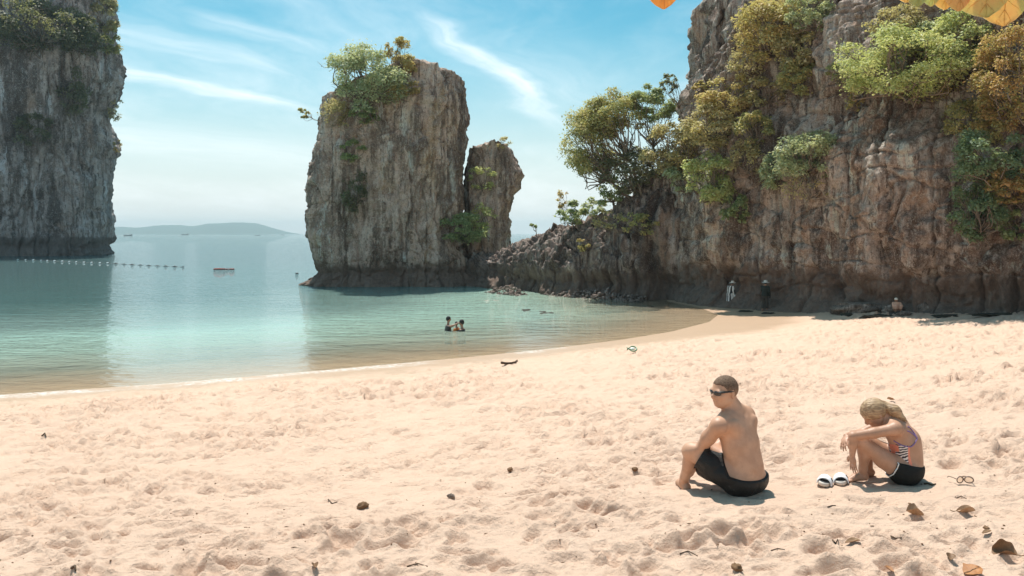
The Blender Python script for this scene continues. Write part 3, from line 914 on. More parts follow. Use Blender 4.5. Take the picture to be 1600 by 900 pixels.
class Body:
    """blends round cones and ellipsoids into one distance field; net() meshes it"""
    def __init__(self, lo, hi, h):
        self.lo, self.h = np.array(lo, float), h
        self.n = np.ceil((np.array(hi) - self.lo) / h).astype(int) + 1
        self.f = np.full(self.n, 1.0, np.float32)

    def coords(self, lo, hi):
        a = np.clip(np.floor((lo - self.lo) / self.h).astype(int), 0, self.n)
        b = np.clip(np.ceil((hi - self.lo) / self.h).astype(int) + 1, 0, self.n)
        ax = [self.lo[i] + self.h * np.arange(a[i], b[i]) for i in range(3)]
        return tuple(slice(p, q) for p, q in zip(a, b)), np.stack(np.meshgrid(*ax, indexing='ij'), -1).astype(np.float32)

    def grid(self):
        return self.coords(self.lo, self.lo + self.h * self.n)[1]

    def blend(self, sl, d, k):
        f = self.f[sl]
        hh = np.clip(0.5 + 0.5 * (f - d) / k, 0, 1)
        self.f[sl] = f * (1 - hh) + d * hh - k * hh * (1 - hh)

    def cone(self, a, b, ra, rb, k=0.02):
        a, b = np.asarray(a, float), np.asarray(b, float)
        m = max(ra, rb) + 2.5 * k + 0.02
        sl, p = self.coords(np.minimum(a, b) - m, np.maximum(a, b) + m)
        ab = b - a
        t = np.clip(((p - a) @ ab) / (ab @ ab + 1e-12), 0, 1)
        d = np.linalg.norm(p - a - t[..., None] * ab, axis=-1) - (ra + (rb - ra) * t)
        self.blend(sl, d.astype(np.float32), k)
        return self

    def chain(self, pts, rads, k=0.015):
        for i in range(len(pts) - 1):
            self.cone(pts[i], pts[i + 1], rads[i], rads[i + 1], k)
        return self

    def ell(self, c, axes, radii, k=0.03):
        c = np.asarray(c, float)
        A = np.array([np.asarray(a, float) / np.linalg.norm(a) for a in axes])
        r = np.asarray(radii, float)
        m = r.max() + 2.5 * k + 0.02
        sl, p = self.coords(c - m, c + m)
        q = (p - c) @ A.T
        k0 = np.linalg.norm(q / r, axis=-1)
        k1 = np.linalg.norm(q / (r * r), axis=-1) + 1e-9
        self.blend(sl, (k0 * (k0 - 1.0) / k1).astype(np.float32), k)
        return self

    def net(self, f=None):
        f = self.f if f is None else f
        s = f < 0
        nx, ny, nz = f.shape
        acc = np.zeros((nx - 1, ny - 1, nz - 1, 3), np.float32)
        cnt = np.zeros((nx - 1, ny - 1, nz - 1), np.float32)
        cor = [(i, j, k) for i in (0, 1) for j in (0, 1) for k in (0, 1)]
        cut = lambda A, c: A[c[0]:nx - 1 + c[0], c[1]:ny - 1 + c[1], c[2]:nz - 1 + c[2]]
        for a in cor:
            for ax in range(3):
                if a[ax]:
                    continue
                b = list(a)
                b[ax] = 1
                sa, sb = cut(s, a), cut(s, b)
                x = sa != sb
                fa, fb = cut(f, a), cut(f, b)
                t = np.where(x, fa / np.where(np.abs(fa - fb) < 1e-12, 1e-12, fa - fb), 0)
                for q in range(3):
                    acc[..., q] += np.where(x, a[q] + (t if q == ax else 0), 0)
                cnt += x
        on = cnt > 0
        idx = np.full(on.shape, -1, np.int64)
        idx[on] = np.arange(on.sum())
        base = np.stack(np.nonzero(on), -1)
        V = self.lo + self.h * (base + acc[on] / cnt[on][:, None])
        F_ = []
        for ax in range(3):
            u, v = [(1, 2), (2, 0), (0, 1)][ax]
            sa = [slice(None)] * 3
            sb = [slice(None)] * 3
            sa[ax], sb[ax] = slice(0, -1), slice(1, None)
            A, B = s[tuple(sa)], s[tuple(sb)]
            e = np.stack(np.nonzero(A != B), -1)
            e = e[(e[:, u] > 0) & (e[:, v] > 0) & (e[:, u] < f.shape[u] - 1) & (e[:, v] < f.shape[v] - 1)]
            inn = A[tuple(e.T)]
            def cell(du, dv):
                c = e.copy()
                c[:, u] -= du
                c[:, v] -= dv
                return idx[tuple(c.T)]
            q = np.stack([cell(1, 1), cell(0, 1), cell(0, 0), cell(1, 0)], -1)
            q[~inn] = q[~inn][:, ::-1]
            F_.append(q)
        F_ = np.concatenate(F_)
        F_ = F_[(F_ >= 0).all(1)]
        return V, F_


def smooth_mesh(V, Fc, it=2, lam=0.5):
    for _ in range(it):
        s = np.zeros_like(V)
        c = np.zeros(len(V))
        for a in range(4):
            for b in (1, 3):
                np.add.at(s, Fc[:, a], V[Fc[:, (a + b) % 4]])
                np.add.at(c, Fc[:, a], 1)
        V = V + lam * (s / np.maximum(c, 1)[:, None] - V)
    return V


def skin_mat(name, a, b, sss=0.0):
    m, n = material(name)
    tc = n('TexCoord').outputs['Object']
    f = n.noise(tc, 9.0, 4, 0.6)
    g = n.noise(tc, 60.0, 3, 0.6)
    c = n.mix(n.sstep(f, 0.35, 0.68), a, b)
    c = n.mix(n.math('MULTIPLY', n.sstep(g, 0.6, 0.75), 0.35), c, tuple(x * 0.75 for x in a))
    bm = n('Bump', {'Strength': 0.25, 'Distance': 0.004, 'Height': g}).outputs[0]
    n.out(n('BsdfPrincipled', {'Base Color': c, 'Roughness': 0.48, 'Specular IOR Level': 0.45, 'Normal': bm}).outputs[0])
    return m


M_SKIN = skin_mat("skin_tanned", (0.49, 0.265, 0.165), (0.59, 0.335, 0.215))
M_SKIN2 = skin_mat("skin_warm", (0.44, 0.235, 0.145), (0.52, 0.29, 0.19))
M_SKIN3 = plain("skin_brown", (0.34, 0.185, 0.12), 0.5, 0.12, 20)
M_BLACK = plain("cloth_black", (0.018, 0.018, 0.020), 0.55, 0.4, 25, 0.5, 0.4)
M_DARKCLOTH = plain("cloth_charcoal", (0.014, 0.014, 0.013), 0.8, 0.3, 40, 0.3, 0.3)
m, n = material("hair_brown_cropped")
tc = n('TexCoord').outputs['Object']
f = n.noise(tc, 130, 4, 0.7)
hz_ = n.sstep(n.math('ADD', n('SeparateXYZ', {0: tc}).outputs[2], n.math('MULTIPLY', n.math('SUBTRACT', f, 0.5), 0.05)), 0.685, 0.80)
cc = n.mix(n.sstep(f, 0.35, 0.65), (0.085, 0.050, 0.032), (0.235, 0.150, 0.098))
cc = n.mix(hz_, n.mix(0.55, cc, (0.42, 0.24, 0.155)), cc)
n.out(n('BsdfPrincipled', {'Base Color': cc, 'Roughness': 0.8, 'Specular IOR Level': 0.3, 'Normal': n('Bump', {'Strength': 0.8, 'Distance': 0.006, 'Height': f}).outputs[0]}).outputs[0])
M_HAIRB = m
M_HAIRK = plain("hair_black", (0.015, 0.012, 0.011), 0.6, 0.3, 60, 0.4)
M_GLASS = plain("lens_dark", (0.010, 0.010, 0.012), 0.08, 0.1, 10, 0.8)
M_FRAME = plain("frame_black", (0.014, 0.013, 0.013), 0.3, 0.1, 10, 0.6)
m, n = material("board_shorts")
tc = n('TexCoord').outputs['Object']
f = n.noise(tc, 14, 5, 0.65, 1.0)
cc = n.mix(n.sstep(f, 0.56, 0.70), (0.016, 0.015, 0.014), (0.045, 0.041, 0.037))
n.out(n('BsdfPrincipled', {'Base Color': cc, 'Roughness': n.math('SUBTRACT', 0.72, n.math('MULTIPLY', f, 0.3)), 'Specular IOR Level': 0.3, 'Normal': n('Bump', {'Strength': 0.6, 'Distance': 0.02, 'Height': f}).outputs[0]}).outputs[0])
M_SHORTS = m
m, n = material("hair_blond")
tc = n('TexCoord').outputs['Object']
f = n.noise(n.map(tc, (8, 75, 85)), 1.0, 2, 0.6)
cc = n.mix(n.sstep(f, 0.38, 0.66), (0.29, 0.175, 0.095), (0.53, 0.355, 0.205))
n.out(n('BsdfPrincipled', {'Base Color': cc, 'Roughness': 0.5, 'Specular IOR Level': 0.4, 'Normal': n('Bump', {'Strength': 0.8, 'Distance': 0.01, 'Height': f}).outputs[0]}).outputs[0])
M_HAIRBL = m


def unit(v):
    v = np.asarray(v, float)
    return v / np.linalg.norm(v)


# ---- the man
fo, le, up = unit((-.64, .77, 0)), unit((-.77, -.64, 0)), V3(0, 0, 1)
AX = (le, fo, up)
mz = float(sand_z(*MAN_AT))
man = empty("person", (*MAN_AT, mz - 0.015), "bare-backed man in black shorts and sunglasses sitting on the sand looking aside", "person")
B = Body((-0.72, -0.36, -0.04), (0.34, 0.86, 0.90), 0.0066)
pel = V3(0, 0, .115)
nb = V3(-.072, .055, .59)
chest = V3(-.062, .045, .475)
mid = V3(-.028, .02, .345)
wst = V3(-.002, .0, .215)
B.ell(pel, AX, (.172, .125, .115), .04)
B.ell(wst, AX, (.150, .112, .13), .05)
B.ell(mid, AX, (.163, .118, .16), .05)
B.ell(chest, AX, (.178, .108, .13), .05)
shl, shr = V3(-.222, -.108, .512), V3(.052, .150, .535)
B.cone(shl, shr, .056, .056, .05)
B.cone(nb + V3(0, 0, .01), shl + V3(.02, .02, .015), .056, .042, .045)
B.cone(nb + V3(0, 0, .01), shr + V3(-.01, 0, .015), .056, .042, .045)
for side, q in ((1, shl), (-1, shr)):       # shoulder blades and muscles beside the spine
    B.ell(chest + le * side * .085 - fo * .075 + V3(0, 0, .0), (unit(le * side + up * -.5), fo, up), (.06, .03, .075), .025)
    B.cone(wst + le * side * .045 - fo * .080, chest + le * side * .04 - fo * .070, .030, .030, .03)
headc = V3(-.146, .028, .735)
B.chain([nb, V3(-.105, .045, .65), headc + V3(.03, .012, -.055)], [.064, .057, .056], .03)
elb, wrl = V3(-.318, .045, .305), V3(-.225, .235, .262)
B.chain([shl, shl * .5 + elb * .5 + V3(-.006, 0, .004), elb], [.056, .050, .039], .025)
B.chain([elb, elb * .65 + wrl * .35 + V3(0, 0, -.004), wrl], [.040, .041, .027], .015)
elr, wrr = V3(-.065, .30, .305), V3(-.205, .235, .225)
B.chain([shr, elr], [.056, .040], .025)
B.chain([elr, elr * .6 + wrr * .4, wrr], [.040, .039, .027], .015)


def hand(B, wr, d, nrm, thumb, size=1.0, curl=0.9, spread=0.2):
    """palm, four bent fingers of unequal length and a thumb from its side; d points along the hand"""
    d, nrm = unit(d), unit(nrm)
    nrm = unit(nrm - d * nrm.dot(d))
    sdv = np.cross(nrm, d) * thumb
    pal = wr + d * .048 * size
    B.ell(pal, (d, sdv, nrm), (.052 * size, .040 * size, .017 * size), .008)
    for i, L in enumerate((.068, .078, .073, .056)):
        off = (.029 - .0195 * i) * size
        k0 = wr + d * (.088 if i in (1, 2) else .082) * size + sdv * off
        d1 = unit(d + sdv * spread * (.5 - i / 3) - nrm * curl * .35)
        d2 = unit(d + sdv * spread * (.5 - i / 3) - nrm * curl * 1.0)
        k1 = k0 + d1 * L * .52 * size
        B.chain([k0, k1, k1 + d2 * L * .48 * size], [.0092 * size, .0084 * size, .0066 * size], .003)
    t0 = wr + d * .025 * size + sdv * .034 * size
    t1 = t0 + unit(d * .8 + sdv * .75) * .036 * size
    B.chain([t0, t1, t1 + unit(d * 1.0 + sdv * .25 - nrm * .3) * .032 * size], [.013 * size, .0102 * size, .008 * size], .004)


hand(B, wrl, (.55, .75, -.25), (.2, .1, 1), 1, 1.0, .9)
hand(B, wrr, (-.9, -.45, .0), (0, .1, 1), 1, 1.0, .9)
hpl, knl, anl = V3(-.07, -.06, .10), V3(-.378, .075, .292), V3(-.405, .225, .005)
B.chain([hpl, hpl * .5 + knl * .5 + V3(0, 0, .008), knl], [.092, .080, .057], .03)
B.ell(knl + V3(-.004, 0, .006), (unit(knl - hpl), le, up), (.058, .052, .054), .02)
cal = knl * .66 + anl * .34 + V3(.018, .01, -.006)
B.chain([knl, cal, anl * .8 + knl * .2 + V3(.004, 0, 0), anl], [.052, .054, .035, .034], .02)
ft = unit((.02, 1, 0))
B.chain([anl + V3(.02, -.03, -.02), anl + ft * .1 + V3(0, 0, -.03), anl + ft * .17 + V3(0, 0, -.05)], [.035, .033, .026], .015)
for i in range(5):
    q = anl + ft * (.175 - .008 * i) + unit((-.75, -.55, 0)) * (-.030 + .017 * i) * -1 + V3(0, 0, -.05)
    B.cone(q, q + ft * .03, .012 - .001 * i, .009, .005)
hpr, knr, anr = V3(.07, .06, .10), V3(-.235, .275, .265), V3(-.305, .455, .02)
B.chain([hpr, hpr * .5 + knr * .5, knr], [.092, .080, .057], .03)
B.chain([knr, knr * .62 + anr * .38, anr], [.054, .052, .034], .02)
B.chain([anr, anr + ft * .18 + V3(0, 0, -.02)], [.034, .026], .015)


def head(B, c, hf, hu, s=1.0, nose=.017, fem=False):
    hf = unit(hf)
    hl = unit(np.cross(hu, hf))
    hu = np.cross(hf, hl)
    ax = (hf, hl, hu)
    P_ = lambda a, b, z: c + hf * a * s + hl * b * s + hu * z * s
    B.ell(P_(-.012, 0, .022), ax, (.098 * s, .077 * s, .090 * s), .02)
    B.ell(P_(.030, 0, -.035), ax, (.062 * s, .062 * s, .078 * s), .03)
    B.ell(P_(.052, 0, -.088), ax, (.030 * s, .030 * s, .022 * s), .02)       # chin
    for q in (-1, 1):
        B.cone(P_(.0, q * .055, -.055), P_(.05, q * .022, -.088), .016 * s, .016 * s, .02)
        B.ell(P_(.058, q * .040, -.022), ax, (.028 * s, .022 * s, .02 * s), .015)   # cheekbones
        B.ell(P_(.080, q * .030, .018), ax, (.014 * s, .026 * s, .010 * s), .012)    # brow
        B.ell(P_(-.016, q * .079, -.008), (unit(hf + hl * q * .5), unit(hl * q - hf * .4), unit(hu - hf * .2)), (.017 * s, .007 * s, .030 * s), .006)   # ear
        B.ell(P_(-.012, q * .081, -.030), ax, (.010 * s, .006 * s, .010 * s), .006)
    B.chain([P_(.086, 0, .008), P_(.104, 0, -.022), P_(.100, 0, -.034)], [.009 * s, .012 * s, .012 * s], .010)
    for q in (-1, 1):
        B.ell(P_(.093, q * .011, -.034), ax, (.010 * s, .008 * s, .008 * s), .006)
    B.cone(P_(.083, -.017, -.058), P_(.083, .017, -.058), .008 * s, .008 * s, .008)
    B.cone(P_(.080, -.015, -.068), P_(.080, .015, -.068), .008 * s, .008 * s, .008)
    return P_, ax


hP, hax = head(B, headc, (-.90, -.40, -.06), up)
Vb, Fb = B.net()
mesh_obj("body", smooth_mesh(Vb, Fb, 2), Fb, M_SKIN, man)
Pg = B.grid()
rel = Pg - headc
ha, hb_, hc = rel @ hax[0], rel @ hax[1], rel @ hax[2]
HB = Body(B.lo, B.lo + B.h * (B.n - 1), B.h)
HB.ell(hP(-.012, 0, .022), hax, (.098, .077, .090), .01)
line = np.interp(ha, (-.11, -.045, -.022, .016, .045, .085), (-.080, -.066, -.020, .004, .050, .064)).astype(np.float32) - hc
line = line + .006 * pn(Pg[..., 0] * 45, Pg[..., 1] * 45, Pg[..., 2] * 45, 4) + .005 * pn(Pg[..., 0] * 110, Pg[..., 1] * 110, Pg[..., 2] * 110, 14)
f = np.maximum(HB.f - .0035 + .0025 * pn(Pg[..., 0] * 95, Pg[..., 1] * 95, Pg[..., 2] * 95, 5), line)
v_, f_ = HB.net(f)
mesh_obj("hair", smooth_mesh(v_, f_, 1), f_, M_HAIRB, man)
g = Geo()
for q in (-1, 1):
    g.tube([hP(-.018, q * .082, .010), hP(.03, q * .078, .012), hP(.074, q * .062, .012), hP(.094, q * .034, .010), hP(.099, 0, .008)], [.0042, .0055, .0075, .006, .0045], 8)
gl_ = g.build("sunglasses", M_FRAME, man)
for q in (-1, 1):
    LB = Body(hP(.09, q * .035, 0) - .06, hP(.09, q * .035, 0) + .06, .003)
    LB.ell(hP(.0875, q * .034, .002), (unit(hax[0] + hax[1] * q * .45), unit(hax[1] - hax[0] * q * .45), hax[2]), (.008, .031, .019), .004)
    v_, f_ = LB.net()
    mesh_obj("lens", v_, f_, M_GLASS, gl_)
# shorts
S = Body(B.lo, B.lo + B.h * (B.n - 1), B.h)
S.ell(pel, AX, (.186, .142, .126), .04)
S.ell(wst, AX, (.160, .120, .13), .05)
for h0, k0 in ((hpl, knl), (hpr, knr)):
    S.cone(h0, h0 + (k0 - h0) * .80, .106, .084, .04)
    S.ell(h0 + (k0 - h0) * .45 + V3(0, 0, -.035), (unit(k0 - h0), le, up), (.14, .080, .070), .03)
rp = Pg - pel
topcut = Pg[..., 2] - (.158 + .22 * (rp @ fo)) - .9 * np.clip(np.maximum((Pg - hpl) @ unit(knl - hpl), (Pg - hpr) @ unit(knr - hpr)) - .09, 0, 1)
wr_ = .0045 * pn(Pg[..., 0] * 17, Pg[..., 1] * 17, Pg[..., 2] * 26, 9) + .003 * pn(Pg[..., 0] * 40, Pg[..., 1] * 40, Pg[..., 2] * 30, 19)
cutl = ((Pg - (hpl + (knl - hpl) * .80)) @ unit(knl - hpl))
cutr = ((Pg - (hpr + (knr - hpr) * .38)) @ unit(knr - hpr))
def thigh_dist(h0, k0):
    t_ = np.clip(((Pg - h0) @ (k0 - h0)) / ((k0 - h0) @ (k0 - h0)), 0, 1)
    return np.linalg.norm(Pg - h0 - t_[..., None] * (k0 - h0), axis=-1)


nl, nr_ = thigh_dist(hpl, knl), thigh_dist(hpr, knr)
near = np.minimum(nl, nr_)
cut = np.where(nl < nr_ - .012, cutl, cutr)
S.f = np.minimum(S.f, np.maximum(B.f - .0065, near - .112))
f = np.maximum(np.maximum(S.f + wr_ * .6, topcut), cut)
v_, f_ = S.net(f.astype(np.float32))
mesh_obj("shorts", smooth_mesh(v_, f_, 1), f_, M_SHORTS, man)

# ---- the woman
fo, le = unit((-.9, .4, 0)), unit((-.4, -.9, 0))
AX = (le, fo, up)
wz = float(sand_z(*WOMAN_AT))
wom = empty("person", (*WOMAN_AT, wz - 0.012), "woman with tied-back blond hair and dark shorts sitting hunched over her knees", "person")
B = Body((-0.56, -0.34, -0.04), (0.30, 0.42, 0.74), 0.006)
pel, wst, rib, upc = V3(0, 0, .10), V3(.012, 0, .195), V3(.004, .01, .30), V3(-.060, .03, .395)
B.ell(pel, AX, (.160, .122, .105), .04)
B.ell(wst, AX, (.122, .110, .11), .05)
B.ell(rib, AX, (.130, .112, .12), .05)
B.ell(upc, (le, unit(fo + up * -.5), unit(up + fo * .5)), (.128, .090, .105), .05)
shl, shr, nb = V3(-.128, -.105, .425), V3(.0, .165, .440), V3(-.108, .042, .468)
B.cone(shl, shr, .044, .044, .05)
B.cone(nb, shl, .042, .036, .04)
B.cone(nb, shr, .042, .036, .04)
for side in (1, -1):
    B.ell(upc + le * side * .07 - fo * .050 + V3(.02, 0, .0), (le, fo, up), (.045, .028, .06), .03)
headc = V3(-.222, .030, .512)
B.chain([nb, V3(-.15, .04, .492), headc + V3(.04, .0, .0)], [.050, .046, .046], .03)
hP, hax = head(B, headc, (-.74, .06, -.67), V3(-.67, 0, .74), .88)
elb, wrl = V3(-.428, -.085, .368), V3(-.424, -.062, .222)
B.chain([shl, shl * .5 + elb * .5 + V3(0, 0, -.004), elb], [.044, .038, .030], .02)
B.chain([elb, elb * .6 + wrl * .4 + V3(.004, 0, 0), wrl], [.031, .031, .021], .012)
hand(B, wrl, (.12, .1, -1), (-.9, -.3, 0), -1, .88, .22, .42)
elr, wrr = V3(-.27, .19, .315), V3(-.405, .09, .325)
B.chain([shr, elr], [.044, .031], .02)
B.chain([elr, elr * .6 + wrr * .4, wrr], [.031, .031, .021], .012)
hand(B, wrr, (-.5, -.7, -.5), (-.6, 0, .8), 1, .88, .8, .3)
hpl, knl, anl = V3(-.045, -.075, .092), V3(-.350, -.045, .318), V3(-.300, .045, .040)
B.chain([hpl, hpl * .5 + knl * .5 + V3(.006, 0, -.012), knl], [.084, .066, .046], .025)
B.ell(knl + V3(.004, 0, -.004), AX, (.043, .046, .046), .02)
B.chain([knl, knl * .64 + anl * .36 + V3(.022, 0, 0), anl * .82 + knl * .18 + V3(.004, 0, 0), anl], [.044, .046, .029, .029], .02)
ft = unit((-.93, -.25, 0))
B.chain([anl + V3(.018, 0, -.012), anl + ft * .07 + V3(0, 0, -.014), anl + ft * .115 + V3(0, 0, -.028)], [.029, .026, .02], .012)
for i in range(5):
    q = anl + ft * (.115 - .007 * i) + V3(-.25, .93, 0) * (.024 - .012 * i) * -1 + V3(0, 0, -.028)
    B.cone(q, q + ft * .024, .0095 - .0007 * i, .0075, .004)
hpr, knr, anr = V3(.045, .075, .092), V3(-.265, .150, .300), V3(-.195, .175, .035)
B.chain([hpr, hpr * .5 + knr * .5, knr], [.084, .066, .046], .025)
B.chain([knr, knr * .62 + anr * .38 + V3(.02, 0, 0), anr], [.044, .044, .029], .02)
B.chain([anr + V3(.018, 0, -.012), anr + ft * .12 + V3(0, 0, -.022)], [.029, .02], .012)
Vb, Fb = B.net()
Vb = smooth_mesh(Vb, Fb, 2)
mesh_obj("body", Vb, Fb, M_SKIN2, wom)
Pg = B.grid()
rel = Pg - headc
ha, hb_, hc = (rel @ a for a in hax)
H = Body(B.lo, B.lo + B.h * (B.n - 1), B.h)
H.ell(hP(-.012, 0, .022), hax, (.094, .075, .086), .01)
strand = .0009 * pn((rel @ hax[0]) * 9, (rel @ hax[1]) * 40, (rel @ hax[2]) * 45, 6)
line = np.maximum(np.maximum(-.034 + .60 * ha - hc, ha - .080), -.095 - hc)
f = np.maximum(H.f - .005 + strand, line)
T = Body(B.lo, B.lo + B.h * (B.n - 1), B.h)
back = hP(-.108, 0, .005)
bun = V3(-.090, -.010, .535)
T.chain([back, bun, V3(-.070, -.015, .522), V3(-.040, -.030, .492), V3(-.012, -.045, .470)], [.030, .040, .030, .019, .008], .02)
T.ell(bun + V3(.0, -.01, .01), (unit((1, 0, -.4)), V3(0, 1, 0), unit((.4, 0, 1))), (.050, .036, .038), .02)
f = np.minimum(f, T.f + strand * 1.5)
v_, f_ = H.net(f.astype(np.float32))
mesh_obj("hair", smooth_mesh(v_, f_, 1), f_, M_HAIRBL, wom)
# shorts with a pale piped leg edge
S = Body(B.lo, B.lo + B.h * (B.n - 1), B.h)
S.ell(pel, AX, (.170, .132, .112), .04)
S.ell(wst, AX, (.130, .118, .11), .05)
for h0, k0 in ((hpl, knl), (hpr, knr)):
    S.cone(h0, h0 + (k0 - h0) * .34, .094, .086, .04)
wr_ = .003 * pn(Pg[..., 0] * 24, Pg[..., 1] * 24, Pg[..., 2] * 34, 9)
topcut = Pg[..., 2] - (.158 - .22 * Pg[..., 0])
sideL = (Pg - (hpl + hpr) / 2) @ unit(hpl - hpr)
dl, dr = unit(unit(knl - hpl) + V3(0, 0, -.25)), unit(unit(knr - hpr) + V3(0, 0, -.25))
cut = np.where(sideL > 0, (Pg - (hpl + (knl - hpl) * .27)) @ dl, (Pg - (hpr + (knr - hpr) * .27)) @ dr)
f = np.maximum(np.maximum(S.f + wr_, topcut), cut).astype(np.float32)
v_, f_ = S.net(f)
v_ = smooth_mesh(v_, f_, 1)
sh = mesh_obj("shorts", v_, f_, M_DARKCLOTH, wom)
M_WHITE = plain("cloth_white", (0.78, 0.76, 0.72), 0.7, 0.05, 40)
c0 = hpl + (knl - hpl) * .27
b1 = unit(np.cross(dl, up))
b2 = np.cross(b1, dl)
ring = v_[(np.abs((v_ - c0) @ dl) < .006) & ((v_ - (hpl + hpr) / 2) @ unit(hpl - hpr) > 0)]
an = np.arctan2((ring - c0) @ b2, (ring - c0) @ b1)
pts = []
for a in np.linspace(-np.pi, np.pi, 30, endpoint=False):
    s_ = ring[np.abs(np.angle(np.exp(1j * (an - a)))) < .16]
    if len(s_):
        pts.append(s_[np.argmax(np.linalg.norm(s_ - c0, axis=1))] + dl * .002)
pts.append(pts[0])
Geo().tube(pts, .0045, 6).build("piping", M_WHITE, sh)
# open-backed swimsuit
SW = Body(B.lo, B.lo + B.h * (B.n - 1), B.h)
SW.ell(wst, AX, (.122, .110, .11), .05)
SW.ell(rib, AX, (.130, .112, .12), .05)
SW.ell(pel, AX, (.160, .122, .105), .04)
edge = (Pg[..., 0] - (-.022 + np.where(Pg[..., 2] < .24, (.24 - Pg[..., 2]) * .16, 0)))
f = np.maximum(np.maximum(SW.f - .005, edge), np.maximum(Pg[..., 2] - .303, .09 - Pg[..., 2])).astype(np.float32)
v_, f_ = SW.net(f)
m, n = material("swimsuit_print")
tc = n('TexCoord').outputs['Object']
wv = n('TexWave', {'Vector': n.map(tc, (1, 1, 1), rot=(0, 0.35, 0)), 'Scale': 17.0, 'Distortion': 6.0, 'Detail': 2.0, 'Detail Scale': 1.2}, wave_type='BANDS', bands_direction='Z').outputs['Fac']
xx = n('SeparateXYZ', {0: tc}).outputs[0]
pr = n.mix(n.sstep(wv, 0.46, 0.54), (0.05, 0.03, 0.035), (0.80, 0.70, 0.64))
pr = n.mix(n.sstep(n.noise(tc, 14, 2), 0.56, 0.6), pr, (0.75, 0.22, 0.13))
pr = n.mix(n.sstep(xx, -.040, -.034), pr, (0.82, 0.27, 0.17))
n.out(n('BsdfPrincipled', {'Base Color': pr, 'Roughness': 0.6}).outputs[0])
suit = mesh_obj("swimsuit", smooth_mesh(v_, f_, 1), f_, m, wom)
M_STRAP = plain("strap_purple", (0.24, 0.15, 0.32), 0.5, 0.2, 30)


def on_skin(x, z):
    d = np.hypot(Vb[:, 0] - x, Vb[:, 2] - z)
    k = np.nonzero(d < .012)[0]
    return Vb[k[np.argmin(Vb[k, 1])]] + V3(0, -.003, 0)


for path in ([(-.125, .32), (-.09, .300), (-.05, .299), (-.02, .303), (.015, .325), (.05, .358)], [(.05, .358), (.03, .385), (.0, .405), (-.03, .42)], [(.05, .358), (.035, .40), (.01, .43), (-.015, .445)]):
    xs_ = np.array(path)
    t_ = np.linspace(0, 1, len(xs_))
    tt_ = np.linspace(0, 1, 14)
    q = np.array([on_skin(a, b) for a, b in zip(np.interp(tt_, t_, xs_[:, 0]), np.interp(tt_, t_, xs_[:, 1]))])
    q[1:-1] = (q[:-2] + q[1:-1] * 2 + q[2:]) / 4
    Geo().tube(q, .0048, 6).build("strap", M_STRAP, suit)


# ---- people far off, each one body with hair, hat and clothing
def dress(owner, B, f, name, mat, parts, it=1):
    v_, f_ = B.net(f.astype(np.float32))
    return mesh_obj(name, smooth_mesh(v_, f_, it), f_, mat, owner)


